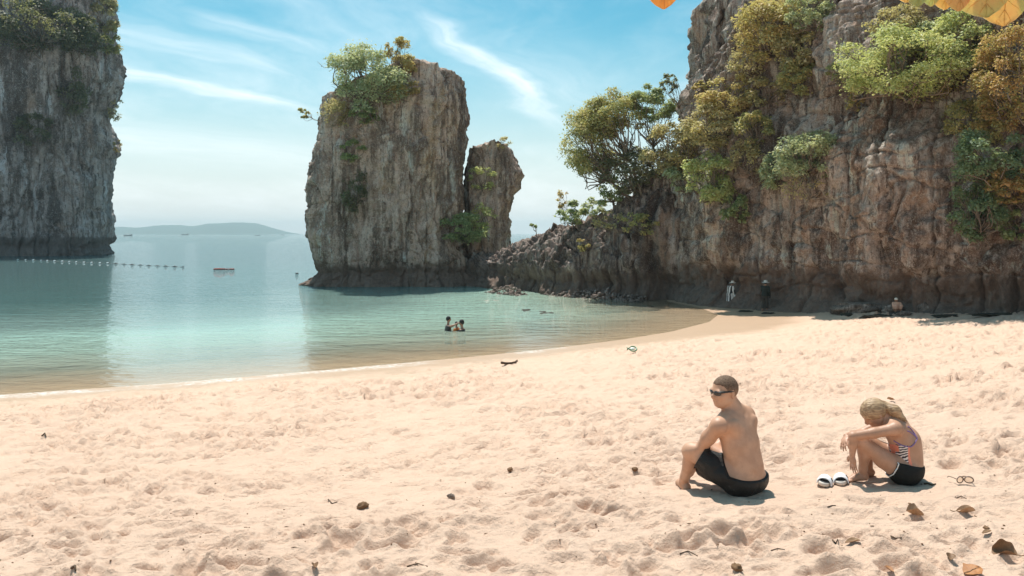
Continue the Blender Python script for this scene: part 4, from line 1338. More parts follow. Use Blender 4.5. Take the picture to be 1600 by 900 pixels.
def walker(loc, rz, label, group, shirt_mat, leg_mat, hat, lean=.1, dark_hair=True, long_top=False, skin=None, hgt=1.0, arm=False):
    e = empty("person", loc, label, "person", group, rz)
    s = hgt
    B = Body((-.5 * s, -.55 * s, -.03), (.5 * s, .55 * s, 1.80 * s), .022 * s)
    ax = (V3(1, 0, 0), V3(0, 1, 0), up)       # faces +Y
    L_ = lean
    hip, chest, neck, hd = V3(0, 0, .90) * s, V3(0, L_ * .6, 1.28) * s, V3(0, L_ * 1.0, 1.46) * s, V3(0, L_ * 1.6 + .02, 1.60) * s
    B.ell(hip, ax, (.17 * s, .125 * s, .14 * s), .06)
    B.cone(hip, chest, .13 * s, .15 * s, .06)
    B.ell(chest, ax, (.19 * s, .12 * s, .17 * s), .05)
    B.cone(neck, hd, .055 * s, .05 * s, .03)
    B.ell(hd, ax, (.078 * s, .095 * s, .115 * s), .02)
    B.cone(hd + V3(0, .09, -.02) * s, hd + V3(0, .105, -.03) * s, .016 * s, .014 * s, .01)
    for q in (-1, 1):
        kn, an = V3(q * .10, .04 + q * .03, .48) * s, V3(q * .10, -.03 + q * .10, .06) * s
        B.chain([hip + V3(q * .09, 0, -.03) * s, kn, an], [.09 * s, .06 * s, .042 * s], .03)
        B.cone(an + V3(0, 0, -.03) * s, an + V3(0, .15, -.04) * s, .04 * s, .03 * s, .02)
        sh = chest + V3(q * .19, .0, .10) * s
        el = sh + (V3(q * .05, .02, -.29) if not (arm and q < 0) else V3(q * .05, .16, -.23)) * s
        wr = el + (V3(-q * .02, .10, -.22) if not (arm and q < 0) else V3(.05, .18, .13)) * s
        B.chain([sh, el, wr], [.055 * s, .042 * s, .030 * s], .03)
        B.ell(wr + V3(0, .03, -.06 if not (arm and q < 0) else .05) * s, ax, (.022 * s, .04 * s, .06 * s), .015)
    v_, f_ = B.net()
    mesh_obj("body", smooth_mesh(v_, f_, 1), f_, skin or M_SKIN3, e)
    Pg = B.grid()
    z = Pg[..., 2] / s
    low = .42 if long_top else .86
    flare = (.025 + (.06 * np.clip((.95 - z) / .5, 0, 1) if long_top else 0)) * s
    wrist = np.where(z < 1.0, np.abs(Pg[..., 0]) - .30 * s, -1.0)
    D = Body(B.lo, B.lo + B.h * (B.n - 1), B.h)
    D.cone(V3(0, L_ * .3, low + .02) * s, chest, (.24 if long_top else .15) * s, .16 * s, .06)
    dress(e, B, np.maximum(np.minimum(B.f - flare, D.f - .01 if long_top else B.f - flare), np.maximum(np.maximum(z - 1.44, low - z) * s, wrist)), "shirt", shirt_mat, None)
    dress(e, B, np.maximum(B.f - .02 * s, np.maximum(z - (low + .05), .14 - z) * s), "trousers", leg_mat, None)
    hr = Body(B.lo, B.lo + B.h * (B.n - 1), B.h)
    hr.ell(hd + V3(0, -.012, .02) * s, ax, (.09 * s, .103 * s, .118 * s), .02)
    dress(e, B, np.maximum(hr.f, (hd[2] - .02 * s + (Pg[..., 1] - hd[1]) * .9) - Pg[..., 2]), "hair", M_HAIRK, None)
    if hat is not None:
        g = Geo()
        th = np.linspace(0, 2 * np.pi, 20, endpoint=False)
        rr = [.215, .19, .11, .10, .09, .03]
        hh = [-.012, .012, .03, .09, .125, .135]
        v = np.array([[np.cos(t) * r * s, np.sin(t) * r * 1.05 * s + hd[1], hd[2] + (.035 + h) * s] for r, h in zip(rr, hh) for t in th])
        g.add(v, grid_faces(6, 20, True))
        g.build("hat", hat, e)
    return e


m, n = material("cloth_zebra")
tc = n('TexCoord').outputs['Object']
wv = n('TexWave', {'Vector': tc, 'Scale': 2.6, 'Distortion': 2.2, 'Detail': 1.0, 'Detail Scale': 1.5}, wave_type='BANDS', bands_direction='X').outputs['Fac']
n.out(n('BsdfPrincipled', {'Base Color': n.mix(n.sstep(wv, 0.42, 0.58), (0.03, 0.03, 0.03), (0.72, 0.70, 0.66)), 'Roughness': 0.8}).outputs[0])
M_ZEBRA = m
M_HAT = plain("hat_straw_white", (0.72, 0.66, 0.56), 0.8, 0.1, 30)
M_HATG = plain("hat_grey", (0.60, 0.56, 0.50), 0.8, 0.15, 30)
M_DGREEN = plain("cloth_dark_green", (0.020, 0.026, 0.021), 0.8, 0.2, 20)
M_KHAKI = plain("cloth_dark_khaki", (0.060, 0.050, 0.040), 0.85, 0.2, 20)
M_ORANGE = plain("cloth_orange", (0.70, 0.22, 0.06), 0.6, 0.15, 20)
M_PINK = plain("cloth_peach", (0.62, 0.38, 0.27), 0.7, 0.15, 20)


def on_sand(px, py):
    """where a sight line first meets the beach"""
    d = np.arange(3.5, 60, 0.02)
    x = (px - 800) / F * d
    z = CAM_Z - (py - HZ) / F * d
    k = np.argmax(sand_z(x, d) > z)
    return V3(x[k], d[k], float(sand_z(x[k], d[k])))


GP = "people walking along the cliff foot"
p = on_sand(1140, 480.5)
hs = (480.5 - 439) / F * p[1] / 1.76
walker(tuple(p), R(-60), "person in black and white striped robe with pale wide-brimmed hat", GP, M_ZEBRA, M_DARKCLOTH, M_HAT, .16, True, True, hgt=hs)
p = on_sand(1195, 486)
hs = (486 - 438) / F * p[1] / 1.76
walker(tuple(p), R(-40), "person in dark clothes and grey hat standing near the cliff base", GP, M_DGREEN, M_KHAKI, M_HATG, .06, True, False, hgt=hs, arm=True)


def swimmer(px, py, s, label, top_mat, rz=0.0, lift=0.0, arms=None, rise=.30):
    """head and shoulders above the water; the rest of the body stands below it"""
    x, y, _ = W(px, py, 0.0)
    e = empty("person", (x, y, 0), label, "person", "bathers standing in the shallow water", rz)
    B = Body(V3(-.55, -.5, -.9) * s, V3(.55, .55, .9) * s, .018 * s)
    ax = (V3(1, 0, 0), V3(0, 1, 0), up)
    c = V3(0, 0, rise - .22) * s
    hd = V3(0, .03, rise + .22) * s
    B.ell(c, ax, (.18 * s, .115 * s, .22 * s), .05)
    B.cone(c - V3(0, 0, .1) * s, V3(0, 0, -.7) * s, .13 * s, .13 * s, .05)
    B.cone(c + V3(-.15, 0, .15) * s, c + V3(.15, 0, .15) * s, .06 * s, .06 * s, .04)
    B.cone(c + V3(0, 0, .2) * s, hd, .055 * s, .05 * s, .03)
    B.ell(hd, ax, (.078 * s, .096 * s, .115 * s), .02)
    B.cone(hd + V3(0, .09, -.01) * s, hd + V3(0, .108, -.03) * s, .014 * s, .015 * s, .01)
    for q in (-1, 1):
        sh = c + V3(q * .18, 0, .13) * s
        a1, a2 = (arms[0], arms[1]) if arms and arms[2] == q else (V3(q * .08, .10, -.22), V3(q * .0, .30, -.26))
        B.chain([sh, sh + a1 * s, sh + a2 * s], [.055 * s, .042 * s, .032 * s], .03)
        B.ell(sh + a2 * s + unit(a2 - a1) * .05 * s, (unit(a2 - a1), V3(1, .1, 0), up), (.06 * s, .03 * s, .025 * s), .015)
    v_, f_ = B.net()
    mesh_obj("body", smooth_mesh(v_, f_, 1), f_, M_SKIN3, e)
    Pg = B.grid()
    out_ = np.abs(Pg[..., 0]) - .26 * s
    dress(e, B, np.maximum(B.f - .02 * s, np.maximum(Pg[..., 2] - (c[2] + .17 * s), out_)), "shirt", top_mat, None)
    h = Body(B.lo, B.lo + B.h * (B.n - 1), B.h)
    h.ell(hd + V3(0, -.015, .02) * s, ax, (.094 * s, .108 * s, .122 * s), .02)
    dress(e, B, np.maximum(h.f, (hd[2] - .03 * s + (Pg[..., 1] - hd[1]) * .8) - Pg[..., 2]), "hair", M_HAIRK, None)
    return e


swimmer(700, 516.5, .88, "black-haired bather in dark shirt reaching out towards a child", M_BLACK, R(-80), arms=(V3(.10, .18, .06), V3(.04, .42, .16), 1), rise=.27)
swimmer(713.5, 516.5, .62, "small bather in orange standing between the two dark-shirted bathers", M_ORANGE, R(60), rise=.20)
swimmer(722, 517, .92, "bather with thick black hair in dark shirt, low in the water", M_BLACK, R(75), arms=(V3(.05, .2, -.1), V3(-.05, .42, -.12), -1), rise=.12)
x, y, _ = W(706.5, 516, 0)
# ------------------------------------------------------------------ small things on the beach and the water
def lump(name, label, cat, c, rad, mat, seed, group=None, rough=.35, nr=14, nc=22, yaw=0.0, flat=None, owner=None):
    """a weathered stone, half sunk"""
    th = np.linspace(0, np.pi, nr)[:, None]
    ph = np.linspace(0, 2 * np.pi, nc, endpoint=False)[None]
    d = np.stack([np.sin(th) * np.cos(ph), np.sin(th) * np.sin(ph), np.cos(th) + 0 * ph], -1)
    r = 1 + rough * fbm(d[..., 0] * 1.6 + seed, d[..., 1] * 1.6, d[..., 2] * 1.6, 3, seed)
    r = r + .5 * rough * np.clip(fbm(d[..., 0] * 1.1, d[..., 1] * 1.1 + seed, d[..., 2] * 1.1, 1, seed + 3, .5, True), -.4, .3)
    p = d * r[..., None] * np.asarray(rad)
    if flat:
        p[..., 2] = np.minimum(p[..., 2], flat * rad[2] + .15 * (p[..., 2] - flat * rad[2]))
    cs, sn = math.cos(yaw), math.sin(yaw)
    p = np.stack([p[..., 0] * cs - p[..., 1] * sn, p[..., 0] * sn + p[..., 1] * cs, p[..., 2]], -1)
    o = mesh_obj(name, p.reshape(-1, 3), grid_faces(nr, nc, True)[:, ::-1], mat, owner)
    o.location = c
    return tag(o, label, cat, group) if label else o


M_BOULD = rock_material("boulder_stone", (0.20, 0.155, 0.125), (0.34, 0.27, 0.22), (0.52, 0.43, 0.36), (0.32, 0.21, 0.15), -50, .6, 2.2)
M_RUBBLE = rock_material("rubble_stone", (0.18, 0.13, 0.105), (0.33, 0.25, 0.205), (0.56, 0.45, 0.39), (0.40, 0.25, 0.19), -50, .5, 2.5)
M_WEED = plain("seaweed_dark", (0.045, 0.038, 0.026), 0.9, 0.4, 6)


def px2m(p):
    return p[1] / F


GB = "boulders lying at the cliff foot"
for lab, px, py, w_, h_, sd, fl, yw in (
        ("broad flat-topped boulder on the sand before the cliff", 1352, 488, 78, 26, 3, .55, .1),
        ("jagged low stone leaning against the broad flat boulder", 1398, 490, 34, 15, 8, None, .5),
        ("pointed pyramid-shaped boulder apart from the broad flat one", 1450, 485, 24, 20, 12, None, 0.),
        ("low grey stone in front of the crouching person", 1416, 492, 26, 6, 17, None, .3),
        ("small low boulder at the end of the broad flat one", 1322, 486, 26, 9, 23, None, -.3)):
    p = on_sand(px, py)
    k = px2m(p)
    lump("boulder", lab, "boulder", tuple(p + V3(0, .25 * w_ * k, .1 * h_ * k)), (w_ * k * .5, w_ * k * .33, h_ * k * .62), M_BOULD, sd, GB, .38, 26, 40, yw, fl)
p = on_sand(1406, 489.5)
k = px2m(p)
# someone crouched behind the stones
e = empty("person", tuple(p + V3(0, .30, 0.02)), "crouching person with pale cap and peach top behind the low stone", "person")
e.scale = (.78, .78, .78)
B = Body((-.4, -.4, 0), (.4, .4, .75), .018)
ax = (V3(1, 0, 0), V3(0, 1, 0), up)
B.ell((0, 0, .17), ax, (.16, .15, .15), .05)
B.ell((0, -.03, .36), ax, (.155, .12, .18), .05)
B.cone((0, -.05, .46), (-.03, -.07, .58), .05, .05, .03)
B.ell((-.04, -.08, .61), ax, (.075, .09, .105), .02)
for q in (-1, 1):
    B.chain([V3(q * .09, 0, .14), V3(q * .13, -.24, .30), V3(q * .12, -.20, .03)], [.085, .06, .04], .03)
    B.chain([V3(q * .17, -.03, .44), V3(q * .22, -.15, .30), V3(q * .10, -.26, .33)], [.05, .04, .03], .03)
v_, f_ = B.net()
mesh_obj("body", smooth_mesh(v_, f_, 1), f_, M_SKIN3, e)
Pg = B.grid()
dress(e, B, np.maximum(B.f - .018, np.maximum(Pg[..., 2] - .50, .16 - Pg[..., 2]) + 0 * Pg[..., 0]), "shirt", M_PINK, None)
h = Body(B.lo, B.lo + B.h * (B.n - 1), B.h)
h.ell((-.04, -.075, .63), ax, (.09, .105, .10), .02)
h.cone((-.04, -.14, .62), (-.04, -.21, .60), .045, .03, .02)
dress(e, B, np.maximum(h.f, .615 - Pg[..., 2]), "cap", M_HAT, None)

for lab, px, py, w_ in (("dark wrack patch beside the broad flat boulder", 1295, 485.5, 24), ("thin dark wrack strip in front of the broad flat boulder", 1324, 492.5, 18), ("long dark wrack line before the crouching person", 1375, 495, 50),
                        ("dark driftwood clump below the dark-clothed walker", 1201, 490, 18), ("dark wrack line along the foot of the cliff near the edge", 1560, 492, 70), ("short wrack streak near the striped walker", 1165, 487, 22), ("dark wrack strip past the pyramid boulder", 1478, 494, 40)):
    p = on_sand(px, py)
    k = px2m(p)
    lump("seaweed_clump", lab, "seaweed", tuple(p + V3(0, 0, .0)), (w_ * k * .5, .18 + w_ * k * .08, .06), M_WEED, int(px), "wrack lying in the cliff shade", .6, 12, 26)
for lab, px, py, w_, z in (("dark weedy rock under the water beyond the bathers", 826, 485, 30, -.03), ("dark weedy rock just below the water near the rubble", 850, 489.5, 34, -.03), ("wide dark reef patch under water before the ridge foot", 700, 477, 110, -.06),
                           ("ochre shoal showing through the water near the ridge rubble", 770, 471, 52, -.04), ("long dark reef patch in the stack's reflection", 610, 478, 110, -.08), ("thin dark weed streak close to the wet sand", 950, 478, 60, -.03), ("small dark weed streak off the ridge end", 1010, 480, 40, -.03)):
    p = W(px, py, z)
    k = px2m(p)
    lump("reef_rock", lab, "rock", (p[0], p[1], z - .10), (w_ * k * .5, .9 + w_ * k * .1, .12), M_RUBBLE if "ochre" in lab else M_WEED, int(px), "submerged dark rocks in the bay", .7, 12, 30)

# rubble at the foot of the ridge: the larger stones one by one, the rest as one heap
rng = np.random.default_rng(4)
gs = Geo()


def rough_stone(rg, r):
    th = np.linspace(0, np.pi, 5)[:, None]
    ph = np.linspace(0, 2 * np.pi, 6, endpoint=False)[None] + rg.uniform(0, 6)
    d = np.stack([np.sin(th) * np.cos(ph), np.sin(th) * np.sin(ph), np.cos(th) + 0 * ph], -1).reshape(-1, 3)
    d = d * (1 + .28 * rg.normal(size=(len(d), 1))) * np.array([r, r * rg.uniform(.6, 1), r * rg.uniform(.45, .8)])
    return d, grid_faces(5, 6, True)[:, ::-1]


for px0, px1, f0, f1, cnt in ((752, 806, 457, 463, 130), (845, 1000, 462, 472, 300), (770, 800, 448, 456, 40)):
    for _ in range(cnt):
        u = rng.uniform()
        px, py = px0 + (px1 - px0) * u + rng.normal() * 3, f0 + (f1 - f0) * u
        hump = math.sin(math.pi * min(1, max(0, u))) ** .7
        x, y, _z = W(px, py, 0)
        b_ = rng.uniform(0, 1) ** 1.3
        v, fc = rough_stone(rng, rng.uniform(.05, .13))
        gs.add(v + np.array([x + .55 * b_ * 1.4, y + .83 * b_ * 1.4, -.06 + hump * .5 * b_ + rng.normal() * .05]), fc)
tag(gs.build("rubble", M_RUBBLE, None, False), kind='stuff')

# slide sandals
M_SOLE = plain("sole_dark", (0.030, 0.030, 0.034), 0.7, 0.2, 40)
M_SOLEW = plain("sole_white", (0.62, 0.55, 0.48), 0.6, 0.05, 40)
M_STRAPW = plain("strap_white", (0.80, 0.79, 0.80), 0.45, 0.04, 40)


def slide(px, py, yaw, tilt, label):
    p = on_sand(px, py)
    e = empty("slide_sandal", tuple(p + V3(0, 0, .006)), label, "sandal", "pair of slides left on the sand", yaw)
    e.rotation_euler = (tilt[0], tilt[1], yaw)
    t = np.linspace(0, 2 * np.pi, 36, endpoint=False)
    L_ = .135
    yy = np.cos(t) * L_
    xx = np.sin(t) * (.046 + .007 * np.cos(t)) * (1 + .06 * np.sin(2 * t))
    rings, zz = [], ((.94, 0), (1, .006), (1, .022), (.97, .028))
    v = np.concatenate([np.stack([xx * s, yy * s, 0 * t + z], -1) for s, z in zz] + [np.array([[0, 0, 0], [0, 0, .028]])])
    g = Geo()
    g.add(v, grid_faces(4, 36, True))
    j = np.arange(36)
    g.f.append(np.stack([np.full(36, 145), 108 + j, 108 + (j + 1) % 36], -1))
    g.f.append(np.stack([np.full(36, 144), (j + 1) % 36, j], -1))
    g.build("sole", M_SOLEW, e)
    g = Geo()
    v = np.concatenate([np.stack([xx * s, yy * s, 0 * t + z], -1) for s, z in ((.90, .0275), (.90, .031), (.86, .0325), (.5, .030))] + [np.array([[0, 0, .030]])])
    g.add(v, grid_faces(4, 36, True))
    g.f.append(np.stack([np.full(36, 144), 108 + j, 108 + (j + 1) % 36], -1))
    g.build("footbed", M_SOLE, e)
    a = np.linspace(-.08, np.pi + .08, 22)
    ysec = np.array([-.012, .012, .045, .078, .092])
    hsec = np.array([.060, .066, .064, .056, .050])
    wsec = np.array([.054, .055, .056, .054, .052])
    v = []
    for off in (0.0, -.006):
        for y0, h0, w0 in zip(ysec, hsec, wsec):
            v.append(np.stack([np.cos(a) * (w0 + off), 0 * a + y0, .012 + np.sin(a) * (h0 + off) * .92], -1))
    g = Geo()
    n_ = len(a)
    vv = np.concatenate(v)
    f0 = grid_faces(5, n_)
    f1 = f0[:, ::-1] + 5 * n_
    i = np.arange(n_ - 1)
    e0 = np.stack([i + 1, i, i + 5 * n_, i + 1 + 5 * n_], -1)
    e1 = np.stack([i + 4 * n_, i + 1 + 4 * n_, i + 1 + 9 * n_, i + 9 * n_], -1)
    g.add(vv, np.concatenate([f0, f1, e0, e1]))
    st = g.build("strap", M_STRAPW, e)
    g = Geo()      # the small dark mark on the strap
    for q in (-.012, 0, .012):
        g.tube([(-.052 + abs(q) * .1, .03 + q, .036), (-.040, .034 + q, .056)], .003, 5)
    tag(g.build("emblem", M_SOLE, st), kind='stuff')
    return e


slide(1289, 757, R(152), (R(6), R(-8)), "white-strapped slide further from the woman, nearer the man")
slide(1314, 755, R(160), (R(4), R(6)), "white-strapped slide next to the woman's bare foot")

# sunglasses lying on the sand
p = on_sand(1507, 757)
e = empty("sunglasses", tuple(p + V3(0, 0, .0)), "thin-framed sunglasses lying upturned on the sand past the woman", "sunglasses")
M_WIRE = plain("frame_bronze", (0.20, 0.13, 0.09), 0.35, 0.2, 20, 0.6)
for q in (-1, 1):
    t = np.linspace(0, 2 * np.pi, 25)
    ring = np.stack([q * .032 + .028 * np.cos(t), -.01 * np.cos(t) * q, .034 + .023 * np.sin(t)], -1)
    Geo().tube(ring, .0042, 6).build("rim", M_WIRE, e)
    v = np.concatenate([ring[:-1] * .98 + np.array([q * .0006, 0, .0007]), [[q * .032, .004, .034]]])
    f = np.stack([np.full(24, 24), np.arange(24), (np.arange(24) + 1) % 24], -1)
    m, n = (bpy.data.materials.get("lens_clear"), None)
    if m is None:
        m, n = material("lens_clear")
        n.out(n('MixShader', {0: .35, 1: n('BsdfTransparent', {0: (.8, .72, .62)}).outputs[0], 2: n('BsdfGlossy', {0: (.9, .9, .9), 'Roughness': .05}).outputs[0]}).outputs[0])
    mesh_obj("lens", v, f, m, e)
    Geo().tube([(q * .060, .002, .040), (q * .064, .03, .040), (q * .060, .10, .030), (q * .052, .135, .012)], .0036, 6).build("temple", M_WIRE, e)
Geo().tube([(-.006, 0, .040), (0, -.003, .044), (.006, 0, .040)], .0036, 6).build("bridge", M_WIRE, e)

# sticks
M_WOOD = plain("driftwood", (0.10, 0.065, 0.042), 0.85, 0.4, 25, 0.2, 0.5)


def stick(pts, rad, label, cat="stick", name="driftwood_stick", group=None, mat=None):
    q = [on_sand(*p) + V3(0, 0, .7 * rad) for p in pts]
    org = q[0]
    q = np.array(q) - org
    g = Geo().tube(q, np.linspace(rad, rad * .6, len(q)), 7)
    o = g.build(name, mat or M_WOOD)
    o.location = tuple(org)
    return tag(o, label, cat, group)


stick([(1444, 758), (1450, 757), (1456, 759.5), (1462, 758)], .008, "short brown stick poking out behind the seated woman")
o = stick([(784, 570), (791, 569.5), (799, 569), (805, 567.5), (808, 565)], .036, "dark curved driftwood stick lying near the water's edge")
for lab, pts, r_ in (("thin twig on the sand at the bottom between man and woman", [(1205, 861), (1215, 858), (1226, 860)], .004), ("thin twig in front of the slides", [(1293, 793), (1300, 791), (1306, 793)], .004),
                     ("forked thin twig at the very bottom below the man", [(1062, 872), (1075, 864), (1090, 870)], .004), ("long thin twig low on the open sand", [(636, 886), (652, 884), (668, 886.5)], .004),
                     ("short dark twig on the far left sand", [(65, 683), (70, 679), (72, 684)], .012), ("dark forked twig on the sand at the bottom, far from the people", [(112, 893), (117, 889), (118, 896)], .008),
                     ("curved pale twig next to the curled leaf with a stem", [(1495, 779), (1502, 777), (1510, 781)], .004), ("thin dark twig under the slides' sand hump", [(1392, 842), (1400, 843), (1409, 842)], .005),
                     ("dark thin twig by the sunken pebble on the open sand", [(513, 783), (519, 788), (527, 785)], .006), ("short twig standing out of the sand near the bottom edge", [(1301, 848), (1306, 853), (1309, 849)], .005)):
    stick(pts, r_, lab, "twig", "twig", "twigs scattered on the sand", M_WOOD)

# stones and husks on the sand
M_HUSK = plain("husk_brown", (0.20, 0.115, 0.062), 0.85, 0.4, 30, 0.2, 0.5)
for lab, px, py, w_, mt, sd in (("brown husk with a darker end on the open sand", 567, 794, 22, M_HUSK, 3), ("grey-brown pebble standing alone on the open sand", 705, 780, 14, M_BOULD, 9), ("small ochre stone on the sand between water and man", 797, 737, 12, M_HUSK, 14),
                                ("dark little stone left of the seated man's feet", 992, 737, 11, M_HUSK, 21), ("brown husk scrap on the sand near the bottom, before the man", 1152, 892, 22, M_HUSK, 27), ("dark pebble by the front of the slides", 1421, 788, 6, M_HUSK, 31),
                                ("brown chip on the sand above the big curled leaf", 1541, 827, 12, M_HUSK, 37)):
    p = on_sand(px, py)
    k = px2m(p)
    lump("stone" if mt is M_BOULD else "husk", lab, "stone" if mt is M_BOULD else "husk", tuple(p + V3(0, 0, .14 * w_ * k)), (w_ * k * .42, w_ * k * .32, w_ * k * .24), mt, sd, None, .5, 12, 18, sd * .3)

# dry leaves
def leaf_mat(name, a, b, tr=.2, vein=(0.3, 0.2, 0.1)):
    m, n = material(name)
    tc = n('TexCoord').outputs['Object']
    f = n.noise(tc, 22, 4, .65)
    c = n.mix(n.sstep(f, .35, .65), a, b)
    sp = n.noise(tc, 120, 3, .6)
    c = n.mix(n.math('MULTIPLY', n.sstep(sp, .62, .72), .6), c, tuple(x * .5 for x in a))
    d = n('BsdfPrincipled', {'Base Color': c, 'Roughness': .6, 'Normal': n('Bump', {'Strength': .4, 'Distance': .004, 'Height': f}).outputs[0]}).outputs[0]
    t = n('BsdfTranslucent', {0: c}).outputs[0]
    n.out(n('MixShader', {0: tr, 1: d, 2: t}).outputs[0])
    return m


M_LDRY = leaf_mat("leaf_dry_tan", (0.38, 0.22, 0.12), (0.52, 0.33, 0.19))
M_LRUST = leaf_mat("leaf_dry_rust", (0.42, 0.17, 0.055), (0.52, 0.23, 0.08))
M_LDARK = leaf_mat("leaf_dry_dark", (0.22, 0.12, 0.06), (0.34, 0.19, 0.10))


def leaf_shape(L, wd, curl, fold, seed, lobes=0.0, ns=17, nw=11, wave=.12, twist=0.0):
    """obovate blade: x across, y along, curled and crumpled"""
    s = np.linspace(0, 1, ns)[:, None]
    u = np.linspace(-1, 1, nw)[None]
    half = wd * np.sin(np.pi * np.clip(s, 0, 1) ** 1.25) ** .72
    half = half * (1 + lobes * np.sin(s * 17 + seed)) + .002
    x = u * half
    y = s * L + 0 * u
    z = fold * np.abs(u) ** 1.5 * half * 1.3 + wave * wd * fbm(s * 2.6 + seed, u * 1.3, .3, 2, seed)
    ang = curl * (s - .4)
    y2 = .4 * L + (np.sin(ang) / max(abs(curl), 1e-3) * np.sign(curl) if abs(curl) > 1e-3 else (s - .4)) * L
    z2 = (1 - np.cos(ang)) / max(abs(curl), 1e-3) * L * np.sign(curl)
    z = z + z2
    tw = twist * (s - .3)
    X = x * np.cos(tw) - z * np.sin(tw)
    Zz = x * np.sin(tw) + z * np.cos(tw)
    return np.stack([X, y2 + 0 * u, Zz], -1)


def dry_leaf(label, px, py, L, wd, rot, mat, seed, curl=.8, fold=.5, lobes=0., stem=True, lift=.01, twist=0.):
    p = on_sand(px, py)
    e = empty("dry_leaf", tuple(p), label, "leaf", "fallen dry leaves on the sand")
    L, wd, curl = L * .72, wd * .72, curl * .7
    G_ = leaf_shape(L, wd, curl, fold, seed, lobes, twist=twist) - np.array([0, L * .4, 0])
    G_[..., 2] += lift - min(0, np.percentile(G_[..., 2], 12))
    nr, nc = G_.shape[:2]
    top = G_.reshape(-1, 3)
    bot = top - np.array([0, 0, .0016])
    f = grid_faces(nr, nc)
    o = mesh_obj("blade", np.concatenate([top, bot]), np.concatenate([f, f[:, ::-1] + len(top)]), mat, e)
    rot = (rot[0] * .55, rot[1] * .55, rot[2])
    o.rotation_euler = rot
    g = Geo()
    mid = G_[:, nc // 2] + np.array([0, 0, .0012])
    st = mid[0] + np.array([[.012, -.30 * L, .01], [.004, -.15 * L, .0]])
    g.tube(np.concatenate([st, mid]) if stem else mid, np.concatenate([[.003] * 2, np.linspace(.003, .001, nr)]) if stem else np.linspace(.003, .001, nr), 5)
    r = g.build("stem", M_LDARK, e)
    r.rotation_euler = rot
    return e


dry_leaf("big flat rust-orange leaf at the bottom edge of the sand", 1517, 897, .135, .075, (R(28), R(6), R(-75)), M_LRUST, 5, .25, .12, .10, False, .012)
dry_leaf("large curled brown leaf standing up out of the sand near the corner", 1574, 866, .17, .058, (R(12), R(-38), R(35)), M_LDARK, 9, 1.5, 1.0, .10, True, .0, 1.6)
dry_leaf("crumpled tan leaf folded on the sand before the woman", 1432, 806, .15, .060, (R(8), R(14), R(70)), M_LDRY, 12, 1.2, .9, .05, False, .0, .7)
dry_leaf("curled tan leaf with a stalk on the sand below the sunglasses", 1506, 801, .16, .045, (R(6), R(10), R(-108)), M_LDRY, 16, .9, .9, .0, True, .0, .5)
dry_leaf("small brown leaf scrap tilted in the sand beside the big rust leaf", 1485, 875, .07, .028, (R(35), R(10), R(-30)), M_LDARK, 21, .6, .5, .0, False)
dry_leaf("thin pale leaf strip above the big standing brown leaf", 1540, 838, .10, .018, (R(5), R(12), R(-70)), M_LDRY, 26, .6, .6, .0, False)
dry_leaf("brown leaf tip at the very bottom, left of the rust leaf", 1390, 898, .07, .022, (R(30), R(8), R(30)), M_LRUST, 31, .5, .4, .0, False)
dry_leaf("crinkled pale leaf half buried in front of the slides", 1330, 852, .13, .026, (R(5), R(4), R(-80)), M_LDRY, 36, .5, .6, .0, False)
dry_leaf("brown leaf scrap on the sand behind the woman", 1393, 626, .14, .06, (R(4), R(8), R(80)), M_LDRY, 41, .7, .6, .0, False)
dry_leaf("small curled leaf low in the sand at the bottom left corner", 492, 890, .07, .022, (R(5), R(5), R(20)), M_LDARK, 47, .8, .8, .0, False)

# green bottle-like float by the water
p = on_sand(988, 549.5)
k = px2m(p)
e = empty("swim_ring", tuple(p + V3(0, 0, .02)), "small dark green and white loop lying on the wet sand edge", "swim ring")
m1 = plain("plastic_green", (0.05, 0.17, 0.075), 0.35, 0.2, 10, 0.6)
m2 = plain("plastic_white", (0.78, 0.80, 0.72), 0.4, 0.05, 10, 0.5)
t = np.linspace(-2.6, 2.6, 26)
ring = np.stack([.02 + np.cos(t) * 5.6 * k, np.sin(t) * .09, .055 + np.sin(t) * 3.0 * k], -1)
Geo().tube(ring, np.interp(np.abs(t), (0, 2.6), (1.25 * k, .8 * k)), 8).build("loop", m1, e)
Geo().tube([ring[0] + V3(0, 0, 0), V3(-6.5 * k, .0, .06), V3(-8.5 * k, .02, .09)], [.8 * k, .7 * k, .9 * k], 8).build("tail", m1, e)
Geo().tube([ring[-1], V3(-6.8 * k, .02, .05), V3(-8.2 * k, .0, .02)], [.8 * k, .7 * k, .9 * k], 8).build("tail", m1, e)
G_ = Body(V3(-.3, -.2, -.05), V3(.3, .2, .25), .012)
G_.ell((.0, 0, .055), (V3(1, 0, 0), V3(0, 1, .3), V3(0, -.3, 1)), (4.4 * k, .05, 2.1 * k), .01)
v_, f_ = G_.net()
mesh_obj("pouch", v_, f_, m2, e)

